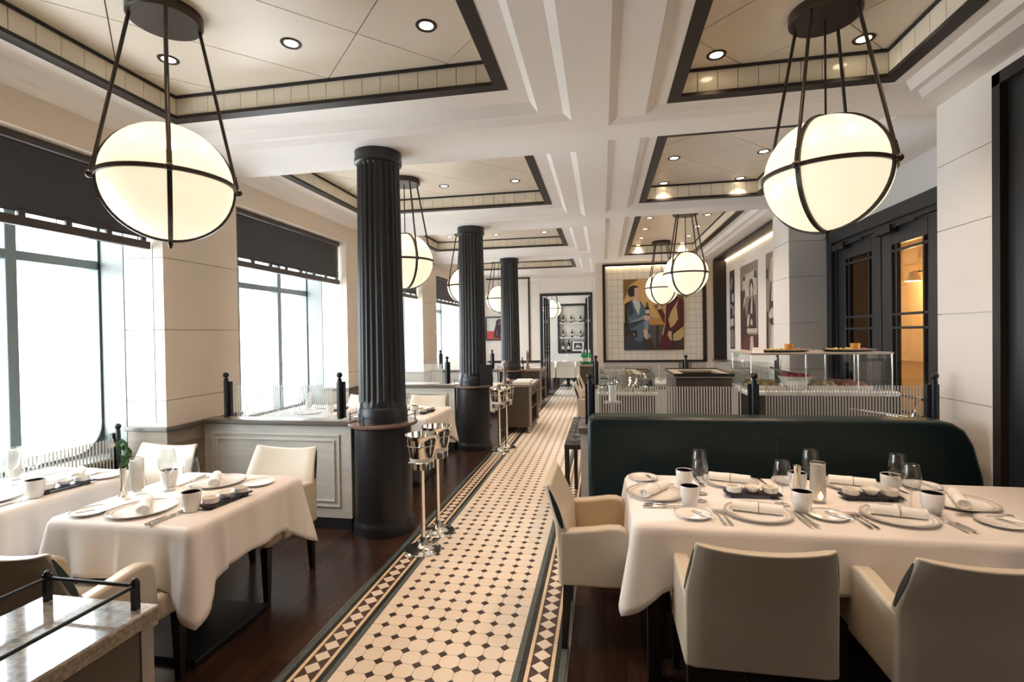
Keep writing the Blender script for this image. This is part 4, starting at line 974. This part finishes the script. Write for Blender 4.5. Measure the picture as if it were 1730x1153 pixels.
# ------------------------------------------------------------------ ICE BUCKETS
for x, y, nm in ((-1.345, 3.555, 'beside the nearest column, front of two'), (-1.345, 3.90, 'beside the nearest column, back of two'), (-1.40, 6.66, 'beside the second column, front of two'), (-1.355, 6.95, 'beside the second column, back of two')):
    t = thing('bucket_stand', f'polished silver ice bucket stand {nm}', 'bucket stand', (x, y, 0), 0, 'silver bucket stands')
    link('base', cm('bk_base', lambda: MB().lathe([(0,0),(.135,0),(.138,.006),(.132,.013),(.10,.018),(.06,.024),(.034,.045),(.022,.075),(.017,.10)], 40, cap=False), 'silver', 40), t)
    link('pole', cm('bk_pole', lambda: MB().lathe([(.0165,.09),(.0165,.60),(.022,.612),(.03,.62)], 20), 'silver', 50), t)
    link('collar', cm('bk_collar', lambda: MB().lathe([(0,.618),(.085,.618),(.090,.622),(.090,.672),(.086,.676),(.083,.672),(.083,.625),(0,.625)], 36, cap=False), 'silver', 40), t)
    for k in range(4):
        a = PI/4+k*PI/2; link('stud', cm('bk_stud', lambda: MB().sphere((0,0,0), .009, 10, 6), 'silver', 60), t, (.098*math.cos(a), .098*math.sin(a), .672))
    b = thing('ice_bucket', f'silver ice bucket with flared polished rim {nm}', 'ice bucket', (x, y, .627), 0, 'silver ice buckets')
    link('wall', cm('ib_wall', lambda: MB().lathe([(0,0),(.08,0),(.081,.01),(.105,.155),(.1095,.172)], 40, cap=False), 'frosted_silver', 40), b)
    link('rim', cm('ib_rim', lambda: MB().lathe([(.1050,.150),(.1150,.205),(.1170,.236),(.1235,.243),(.1235,.247),(.1150,.246),(.1120,.205),(.098,.10),(.075,.012),(0,.010)], 40, cap=False), 'silver', 40), b)
    for a in (-1.25, PI-1.25):
        link('knob', cm('ib_knob', lambda: MB().lathe([(.008,0),(.008,.018),(.015,.022),(.017,.03),(.012,.038),(0,.04)], 14), 'silver', 50), b, (.111*math.cos(a), .111*math.sin(a), .175), (0, PI/2, a))

# ------------------------------------------------------------------ SIDEBOARDS
def sideboard(x0, x1, y0, y1, h, label, rail=True, casters=True):
    t = thing('sideboard', label, 'sideboard', (0, 0, 0))
    zb = .10 if casters else 0
    obj('body_back', MB().box(x0+.02, x0+.045, y0+.02, y1-.02, zb, h-.045), 'grey_brown_wood', t)
    for y in (y0+.02, y1-.045): obj('end_panel', MB().box(x0+.045, x1-.02, y, y+.025, zb, h-.045), 'grey_brown_wood', t)
    for z in (zb, .38, .60): obj('shelf', MB().box(x0+.045, x1-.025, y0+.045, y1-.045, z, z+.025), 'grey_brown_wood', t)
    obj('drawer_front', MB().box(x1-.03, x1-.015, y0+.05, y1-.05, h-.19, h-.05), 'grey_brown_wood', t, bevel=.004)
    for y in (y0+.05+.25*(y1-y0-.1), y0+.05+.75*(y1-y0-.1)): obj('knob', MB().lathe([(.006,0),(.006,.012),(.012,.016),(.012,.024),(0,.026)], 10), 'black_metal', t, 50, loc=(x1-.015, y, h-.12), rot=(0, PI/2, 0))
    obj('corner_post', MB().box(x1-.05, x1-.012, y0+.012, y0+.05, zb, h-.045), 'taupe_paint', t); obj('corner_post', MB().box(x1-.05, x1-.012, y1-.05, y1-.012, zb, h-.045), 'taupe_paint', t)
    tp = obj('stone_top', MB().box(x0, x1, y0, y1, h-.045, h), 'granite', t, bevel=.006)
    tp.data.materials.append(MATS['granite_side'])
    for p in tp.data.polygons:
        if abs(p.normal.z) < .5: p.material_index = 1
    if casters:
        for x in (x0+.06, x1-.06):
            for y in (y0+.06, y1-.06):
                c = obj('caster', MB().cbox(x, y, .085, .03, .05, .03), 'steel_trim', t); obj('wheel', MB().lathe([(.034,-.012),(.036,-.006),(.036,.006),(.034,.012)], 16), 'taupe_paint', c, 50, loc=(x, y, .036), rot=(0, PI/2, 0))
    if rail:
        a, b, c, d = x0+.045, x1-.045, y0+.045, y1-.035
        for x, y in ((a, c), (b, c), (a, d), (b, d)): obj('rail_post', MB().box(x-.008, x+.008, y-.008, y+.008, h, h+.078).sphere((x, y, h+.08), .009, 8, 6), 'black_metal', t)
        obj('guard_rail', MB().tube([(a, c, h+.066), (a, d, h+.066)], .0055, 8).tube([(a, d, h+.066), (b, d, h+.066)], .0055, 8).tube([(b, d, h+.066), (b, c, h+.066)], .0055, 8), 'black_metal', t, 60)
    return t
sideboard(-1.655, -1.262, .12, 1.222, .85, 'stone topped sideboard with black gallery rail in the near left corner', casters=False)
sideboard(-1.70, -1.13, 7.98, 8.95, .80, 'brown service trolley on castors beside the second column', rail=False)
sideboard(-1.86, -1.30, 10.75, 11.75, .85, 'brown service trolley near the third column and doorway', rail=False)
sideboard(-.52, -.14, 11.2, 12.2, .92, 'brown console with green water bottles beside the doorway', casters=False)
for k, x in enumerate((-.44, -.37, -.29)): bottle(x, 11.32+.03*(k % 2), .92, f'green water bottle on the console by the doorway, {("left","middle","right")[k]} of three', 'green_glass', 1.05)
def mill(x, y, z, label, h=.34):
    t = thing('pepper_mill', label, 'pepper mill', (x, y, z)); k = h/.34
    obj('body', MB().lathe([(0,0),(.034,0),(.034,.03),(.022,.07),(.017,.13),(.026,.20),(.030,.24),(.018,.255)], 20, cap=False), 'pepper_wood', t, 50).scale = (k, k, k)
    obj('head', MB().lathe([(.018,.255),(.03,.27),(.033,.295),(.026,.315),(.012,.322),(.009,.335),(0,.338)], 20, cap=False), 'taupe_paint', t, 50).scale = (k, k, k)
mill(-1.60, 8.12, .80, 'tall turned pepper mill on the nearer service trolley', .40); mill(-1.63, 10.9, .85, 'tall turned pepper mill on the farther service trolley', .42)
bottle(-1.56, 8.2, .80, 'small dark bottle beside the pepper mill on the nearer trolley', s=.6); bottle(-1.74, 10.85, .85, 'dark bottle beside the pepper mill on the farther trolley', s=.85)
for k, (x, y, z) in enumerate(((-1.35, 8.3, .80), (-1.35, 8.65, .80), (-1.50, 11.0, .85))):
    tag(obj('folded_napkins', MB().box(-.14, .14, -.10, .10, 0, .012).box(-.135, .135, -.095, .095, .013, .026), 'napkin', None, bevel=.004, loc=(x, y, z), rot=.1*k), ('stack of folded white napkins on the nearer trolley, front', 'stack of folded white napkins on the nearer trolley, back', 'stack of folded white napkins on the farther trolley')[k], 'napkins')
# menu stand on the second column's ledge
t = thing('menu_stand', 'black menu board leaning on the ledge of the second column', 'menu stand', (-1.575, 6.70, .905), .15)
obj('board', MB().prism([(-.006,0),(.006,0),(-.05,.30),(-.062,.30)], -.085, .085, 'x'), 'charcoal', t, bevel=.002); obj('ledge', MB().box(-.09, .09, -.05, .012, 0, .012), 'steel_trim', t)

# slim console with glassware at the partition end
t = thing('console_table', 'slim black console table at the end of the right partition', 'table', (0, 0, 0))
obj('tabletop', MB().box(-.305, -.065, 3.93, 5.25, .70, .735), 'dark_leg', t)
for x in (-.285, -.09):
    for y in (3.95, 5.20): obj('leg', MB().box(x-.018, x+.018, y-.018, y+.018, 0, .70), 'dark_leg', t)
obj('low_rail', MB().box(-.285, -.09, 3.945, 3.955, .10, .13), 'dark_leg', t)
for k in range(6):
    tag(obj('glass_saucer', MB().lathe([(0,.002),(.03,0),(.05,.010),(.075,.022),(.076,.024),(.05,.014),(.02,.006),(.012,.03),(.02,.06),(.024,.062),(.014,.03),(0,.02)], 24, cap=False), 'clear_glass', None, 60, loc=(-.225, 4.08+k*.17, .735)), f'glass dessert dish on the slim black console, {["nearest","second","third","fourth","fifth","farthest"][k]} of six', 'glass dish')

# ------------------------------------------------------------------ BUFFET
bx0, bx1, by0, by1 = 1.19, 2.24, 4.36, 4.98
t = thing('buffet_counter', 'buffet counter with glass sneeze guard behind the green banquette', 'buffet', (0, 0, 0))
obj('base', MB().box(bx0+.05, bx1-.05, by0+.05, by1-.03, 0, 1.085), 'grey_brown_wood', t); obj('deck', MB().box(bx0-.04, bx1+.02, by0-.04, by1, 1.085, 1.122), 'porcelain', t, bevel=.008)
obj('top_shelf', MB().box(bx0, bx1, by0, by1, 1.412, 1.428), 'taupe_paint', t, bevel=.003)
obj('front_glass', MB().box(bx0+.01, bx1-.01, by0+.005, by0+.012, 1.20, 1.412), 'clear_glass', t); obj('end_glass', MB().box(bx0+.005, bx0+.012, by0+.01, by1-.01, 1.125, 1.412), 'clear_glass', t); obj('end_glass', MB().box(bx1-.012, bx1-.005, by0+.01, by1-.01, 1.125, 1.412), 'clear_glass', t)
for x in (bx0+.01, bx0+.42, bx0+.80, bx1-.01):
    for y in (by0+.01, by1-.015): obj('support', MB().tube([(x, y, 1.122), (x, y, 1.412)], .0045, 8), 'silver', t, 60)
obj('tray_rail', MB().tube([(bx1-.35, by0-.06, .99), (bx1+.06, by0-.10, .93), (bx1+.22, by0+.10, 1.05)], .010, 8), 'silver', t, 60)
def food(parent, name, m, cx, cy, z, n, sx, sy, r, seed):
    q = random.Random(seed); mb = MB()
    for _ in range(n):
        rr = r*q.uniform(.6, 1.2); mb.sphere((cx+q.uniform(-sx, sx), cy+q.uniform(-sy, sy), z+rr*q.uniform(.3, .9)), rr, 7, 5, q.uniform(.5, .9))
    stuff(obj(name, mb, m, parent, 60))
for cx, nm in ((1.50, 'left'), (2.0, 'right')):
    p = thing('food_platter', f'oval silver platter of appetisers on top of the buffet, {nm}', 'platter', (cx, 4.55, 1.428))
    o = obj('platter', MB().lathe([(0,.006),(.17,.006),(.21,.018),(.215,.022),(.17,.002),(0,0)], 36, cap=False), 'silver', p, 50); o.scale = (1.0, .62, 1)
    food(p, 'green_food', 'food_green', -.07, 0, .008, 22, .09, .06, .016, 3); food(p, 'meat_slices', 'food_meat', .10, .02, .008, 14, .06, .05, .014, 4)
    tag(obj('orange_pot', MB().lathe([(0,0),(.030,0),(.036,.055),(.033,.055),(.028,.04),(0,.04)], 18, cap=False), 'food_orange', None, 50, loc=(cx+.03, 4.50, 1.442)), f'small orange pot on the {nm} buffet platter', 'pot')
b = thing('serving_bowl', 'white bowl of red cabbage salad on the buffet deck', 'bowl', (1.575, 4.50, 1.1225)); b.scale = (1.15, 1.15, 1.2)
obj('bowl', MB().lathe([(0,.0),(.06,0),(.068,.01),(.112,.088),(.118,.092),(.106,.085),(.06,.02),(0,.016)], 36, cap=False), 'porcelain', b, 50); food(b, 'cabbage_salad', 'food_red', 0, 0, .085, 46, .062, .062, .020, 9)
obj('serving_spoon', MB().tube([(.02,.02,.10), (-.10,.02,.125), (-.16,.03,.15)], .008, 8), 'silver', b, 60)
for cx, nm, m, sd in ((1.35, 'leafy salad', 'food_green', 11), (1.78, 'creamy salad', 'food_cream', 12), (2.02, 'sliced meats', 'food_meat', 13)):
    p = thing('serving_dish', f'long white dish of {nm} on the buffet deck', 'dish', (cx, 4.62, 1.1225))
    o = obj('dish', MB().box(-.115, .115, -.17, .17, 0, .012).frame((-.12,.12,-.175,.175), (-.108,.108,-.163,.163), .0, .03), 'porcelain', p, bevel=.004); food(p, 'dish_contents', m, 0, 0, .018, 90, .09, .14, .028, sd)
tag(obj('label_card', MB().prism([(-.02,0),(.02,0),(0,.045)], -.04, .04, 'x'), 'paper_white', None, loc=(1.26, 4.40, 1.4285)), 'small blank white card on the buffet top', 'card')
# dessert trolleys between buffet and aisle
t = thing('serving_trolley', 'taupe open topped serving trolley left of the buffet', 'trolley', (0, 0, 0))
x0, x1, y0, y1 = .66, 1.14, 4.75, 5.45
obj('body', MB().frame((x0,x1,y0,y1), (x0+.03,x1-.03,y0+.03,y1-.03), .12, 1.19).box(x0+.03,x1-.03,y0+.03,y1-.03,.12,1.0), 'grey_brown_wood', t); obj('rim', MB().frame((x0-.015,x1+.015,y0-.015,y1+.015), (x0+.09,x1-.05,y0+.08,y1-.06), 1.19, 1.22), 'taupe_paint', t, bevel=.004)
obj('edge', MB().frame((x0-.02,x1+.02,y0-.02,y1+.02), (x0-.012,x1+.012,y0-.012,y1+.012), 1.205, 1.232), 'dark_leg', t)
for x in (x0+.06, x1-.06):
    for y in (y0+.06, y1-.06): c = obj('caster', MB().cbox(x, y, .10, .03, .05, .04), 'steel_trim', t); obj('wheel', MB().lathe([(.036,-.012),(.036,.012)], 16), 'black_paint', c, 50, loc=(x, y, .04), rot=(0, PI/2, 0))
t = thing('roll_top_trolley', 'glass and chrome roll top trolley behind the striped glass', 'trolley', (0, 0, 0))
x0, x1, y0, y1 = -.03, .45, 4.50, 5.05
obj('body', MB().box(x0, x1, y0, y1, .12, 1.06), 'grey_brown_wood', t); obj('deck', MB().box(x0-.02, x1+.02, y0-.02, y1+.02, 1.06, 1.085), 'porcelain', t, bevel=.004)
vs = []; n = 14
for x in (x0+.01, x1-.01): vs += [(x, y1-.05-.42*math.sin(PI/2*k/n), 1.10+.16*math.cos(PI/2*k/n)) for k in range(n+1)]
o = obj('roll_lid', MB().add(vs, [(k, k+1, n+2+k, n+1+k) for k in range(n)]), 'chrome_dark', t, 60); o.modifiers.new('s', 'SOLIDIFY').thickness = .006
obj('case_glass', MB().frame((x0, x1, y0, y1), (x0+.005, x1-.005, y0+.005, y1-.005), 1.085, 1.278), 'clear_glass', t)
food(t, 'pastries', 'food_cream', .27, 4.64, 1.085, 46, .20, .07, .018, 21)
for x in (x0+.06, x1-.06):
    for y in (y0+.06, y1-.06): c = obj('caster', MB().cbox(x, y, .10, .03, .05, .04), 'steel_trim', t); obj('wheel', MB().lathe([(.036,-.012),(.036,.012)], 16), 'black_paint', c, 50, loc=(x, y, .04), rot=(0, PI/2, 0))
t = thing('cutlery_pot', 'white pot of serving utensils beside the roll top trolley', 'pot', (.08, 4.30, .0))
obj('stand', MB().lathe([(.10,0),(.10,.02),(.02,.03),(.02,1.0),(.07,1.02),(.07,1.032)], 20), 'taupe_paint', t, 50)
obj('pot', MB().lathe([(0,1.032),(.036,1.032),(.036,1.17),(.034,1.17),(.031,1.045),(0,1.045)], 24, cap=False), 'porcelain', t, 50)
for a, b_ in ((.012, .03), (-.012, -.02), (.0, .004)): obj('utensil', MB().tube([(a, 0, 1.045), (b_, .01, 1.24)], .004, 6), 'black_metal', t)

# ------------------------------------------------------------------ PICTURES
def picture(name, label, O, U, V, w, h, bgm, shapes, frame=None, depth=.03):
    U = Vector(U); V = Vector(V); N = U.cross(V)
    t = bpy.data.objects.new(name, None); COL.objects.link(t); tag(t, label, 'picture')
    O = Vector(O)
    t.matrix_world = Matrix(((U.x, V.x, N.x, O.x), (U.y, V.y, N.y, O.y), (U.z, V.z, N.z, O.z), (0, 0, 0, 1)))
    obj('canvas', MB().box(0, w, 0, h, -depth, 0), bgm, t)
    for k, (m, poly) in enumerate(shapes):
        z = .0008*(k+1)
        obj('painted_shape', MB().prism([(p[0]*w, p[1]*h) for p in poly], .0001, z), m, t)
    if frame:
        f = .035; obj('frame', MB().frame((-f, w+f, -f, h+f), (0, w, 0, h), -depth, .015), frame, t, bevel=.003)
    return t
C = lambda n, *c: paint('paint_'+n, c)
blk, navy, blue, lblue = C('black', .02, .016, .014), C('navy', .035, .04, .06), C('blue', .085, .13, .175), C('light_blue', .20, .28, .34)
skin, shirt, tan, burg, dburg = C('skin', .62, .40, .28), C('shirt', .55, .56, .55), C('tan', .52, .38, .17), C('burgundy', .09, .012, .018), C('dark_burgundy', .05, .012, .014)
ochre, ochre2, bar, brown, gry = C('ochre', .55, .34, .13), C('dark_ochre', .20, .11, .03), C('bar_orange', .52, .24, .06), C('brown', .045, .03, .025), C('warm_grey', .10, .085, .08)
def PX(*pts): return [((x-105)/845, 1-(y-105)/975) for x, y in pts]
main = [
 (ochre2, PX((105,105),(330,105),(250,150),(180,200),(140,330),(105,420))), (brown, PX((105,700),(950,700),(950,1080),(105,1080))),
 (gry, PX((470,735),(560,735),(560,1080),(470,1080))), (gry, PX((605,735),(680,735),(620,1080),(605,1080))), (bar, PX((470,640),(720,640),(720,735),(470,735))),
 (blk, PX((120,440),(200,400),(200,720),(180,900),(120,900))),
 (navy, PX((120,1080),(150,880),(260,850),(440,900),(560,1080))), (brown, PX((360,900),(470,880),(560,1080),(420,1080))),
 (blue, PX((165,470),(215,385),(245,400),(320,590),(340,400),(400,480),(455,560),(470,640),(440,800),(355,965),(280,955),(205,820),(165,640))),
 (navy, PX((165,470),(215,385),(255,560),(200,620),(180,600))), (shirt, PX((235,400),(270,375),(330,400),(345,470),(318,600),(262,480))),
 (lblue, PX((180,690),(390,610),(400,660),(200,760))), (navy, PX((180,700),(260,690),(400,655),(390,680),(210,790))), (lblue, PX((395,700),(440,640),(510,610),(520,640),(460,690),(460,800),(400,790))),
 (skin, PX((262,215),(320,205),(338,255),(330,300),(352,318),(332,350),(310,380),(290,395),(245,370),(260,290))),
 (blk, PX((165,250),(190,205),(240,188),(300,195),(325,215),(262,225),(262,330),(240,340),(195,345),(172,310))),
 (skin, PX((390,610),(430,595),(480,620),(480,655),(430,670),(395,660))), (skin, PX((385,790),(440,800),(460,860),(430,940),(395,900))), (lblue, PX((440,830),(490,880),(475,915),(440,925))),
 (blk, PX((430,430),(445,430),(448,480),(465,500),(468,525),(412,525),(415,500),(428,480))), (shirt, PX((415,530),(466,530),(470,580),(420,580))), (dburg, PX((420,580),(470,580),(468,610),(430,600))),
 (blk, PX((205,810),(290,800),(295,900),(210,900))), (skin, PX((238,852),(258,852),(258,874),(238,874))),
 (burg, PX((580,530),(630,505),(690,610),(700,460),(760,440),(850,345),(950,420),(950,720),(800,850),(740,800),(700,745),(660,690))),
 (burg, PX((590,1080),(640,900),(700,840),(790,960),(780,1080))), (ochre, PX((690,460),(705,460),(690,740),(660,880),(645,860),(685,700))),
 (tan, PX((735,670),(770,560),(830,470),(880,380),(850,500),(870,660),(810,750),(765,790))), (tan, PX((800,870),(940,760),(948,890),(900,945),(800,958))), (tan, PX((715,870),(770,860),(785,950),(760,950))),
 (skin, PX((730,830),(780,815),(775,890),(730,890))), (skin, PX((590,500),(600,470),(640,470),(630,520),(600,530))), (ochre2, PX((860,330),(950,330),(950,430),(900,370))),
 (burg, PX((740,800),(810,745),(950,640),(950,720),(800,850))), (ochre2, PX((520,105),(680,105),(600,130),(540,140))), (ochre2, PX((530,470),(580,455),(590,490),(560,520))),
]
picture('painting', 'colourful painting of two seated figures with a wine bottle on the tiled wall', (.462, YP-.004, 1.235), (1,0,0), (0,0,1), 1.245, 1.525, C('gold', .60, .38, .15), main, depth=.018)
pr = C('red', .50, .05, .04); pg = C('pale_grey', .62, .62, .60); fur = C('fur', .03, .018, .018); fur2 = C('fur_brown', .13, .07, .06)
picture('dog_picture', 'framed picture of a shaggy dark dog on a red ground between columns', (-3.0, YB-.02, 1.50), (1,0,0), (0,0,1), .60, .56, pg, [
 (pr, [(0,0),(1,0),(1,.38),(0,.38)]), (fur, [(.30,.08),(.33,.40),(.40,.66),(.42,.85),(.52,.95),(.66,.93),(.74,.80),(.78,.60),(.88,.35),(.90,.08),(.6,.03)]), (fur2, [(.48,.70),(.55,.88),(.66,.86),(.68,.72),(.6,.62)]), (fur2, [(.40,.15),(.45,.45),(.5,.2)]), (fur2, [(.60,.12),(.66,.5),(.7,.15)]), (blk, [(.56,.72),(.62,.72),(.60,.66)])], 'black_paint')
sep, sepd, sepl, wine = C('sepia', .24, .19, .17), C('sepia_dark', .045, .028, .026), C('sepia_light', .50, .44, .40), C('wine', .12, .03, .03)
V_ = (0,0,1); Un = (0,-1,0)
picture('wall_print', 'narrow dark photo montage strip on the right niche wall, farthest of three', (2.536, 10.66, 1.265), Un, V_, .35, 1.545, sepd, [
 (sepl, [(.2,.80),(.5,.92),(.6,.86),(.3,.74)]), (sepl, [(.45,.60),(.85,.60),(.85,.70),(.45,.70)]), (sepl, [(.2,.52),(.4,.52),(.4,.57),(.2,.57)]), (sep, [(.5,.42),(.9,.42),(.9,.54),(.5,.54)]), (sepl, [(.15,.28),(.8,.30),(.8,.39),(.15,.38)]), (sep, [(.1,.02),(.9,.02),(.9,.22),(.5,.26),(.1,.22)])])
picture('wall_print', 'tall sepia print of a woman in a dark coat on the niche wall', (2.536, 9.885, 1.275), Un, V_, 1.05, 1.52, sep, [
 (sepl, [(.15,.62),(.95,.62),(.95,.90),(.15,.88)]), (sepd, [(.0,0),(.35,0),(.42,.22),(.36,.40),(.22,.55),(.10,.70),(.0,.72)]), (sepd, [(.12,.60),(.16,.70),(.26,.72),(.30,.66),(.26,.60)]), (skin if 0 else sepl, [(.16,.48),(.28,.56),(.34,.62),(.27,.62),(.20,.55)]), (sepd, [(.44,.22),(.46,.48),(.52,.58),(.62,.60),(.75,.60),(.86,.50),(.92,.22)]),
 (sepd, [(.56,.62),(.54,.74),(.60,.81),(.72,.81),(.78,.72),(.74,.62)]), (sepl, [(.62,.62),(.60,.72),(.68,.77),(.76,.70),(.72,.61)]), (sepl, [(.62,.42),(.68,.60),(.73,.60),(.72,.42)]), (sepl, [(.40,.30),(.52,.42),(.58,.40),(.50,.26)]), (sepl, [(.60,.30),(.66,.36),(.72,.34),(.72,.28)]), (wine, [(.0,0),(1,0),(1,.18),(.45,.18),(.2,.1)]), (sepl, [(.42,.20),(.98,.20),(.98,.25),(.42,.25)]), (sepl, [(.58,0),(.80,0),(.76,.16),(.62,.16)]), (sepd, [(.2,.82),(.3,.82),(.28,.87),(.22,.87)]), (sepd, [(.84,.82),(.94,.80),(.92,.89),(.86,.88)])])
picture('wall_print', 'narrow sepia print of a man in a dark waistcoat, nearest on the niche wall', (2.536, 8.42, 1.31), Un, V_, .50, 1.50, sep, [
 (sepl, [(.35,.74),(.5,.94),(.75,.95),(.95,.84),(.95,.70),(.5,.68)]), (sepd, [(.30,.30),(.36,.58),(.5,.70),(.95,.72),(.95,.22),(.5,.26)]), (sepl, [(.50,.50),(.58,.70),(.78,.71),(.74,.50)]), (sepl, [(.25,.36),(.55,.44),(.75,.40),(.72,.34),(.4,.32)]), (sepl, [(.4,0),(.95,0),(.95,.24),(.5,.26)]), (sepd, [(.05,.74),(.22,.74),(.22,.84),(.05,.84)]), (sepd, [(.05,0),(.2,0),(.2,.4),(.1,.4)])])
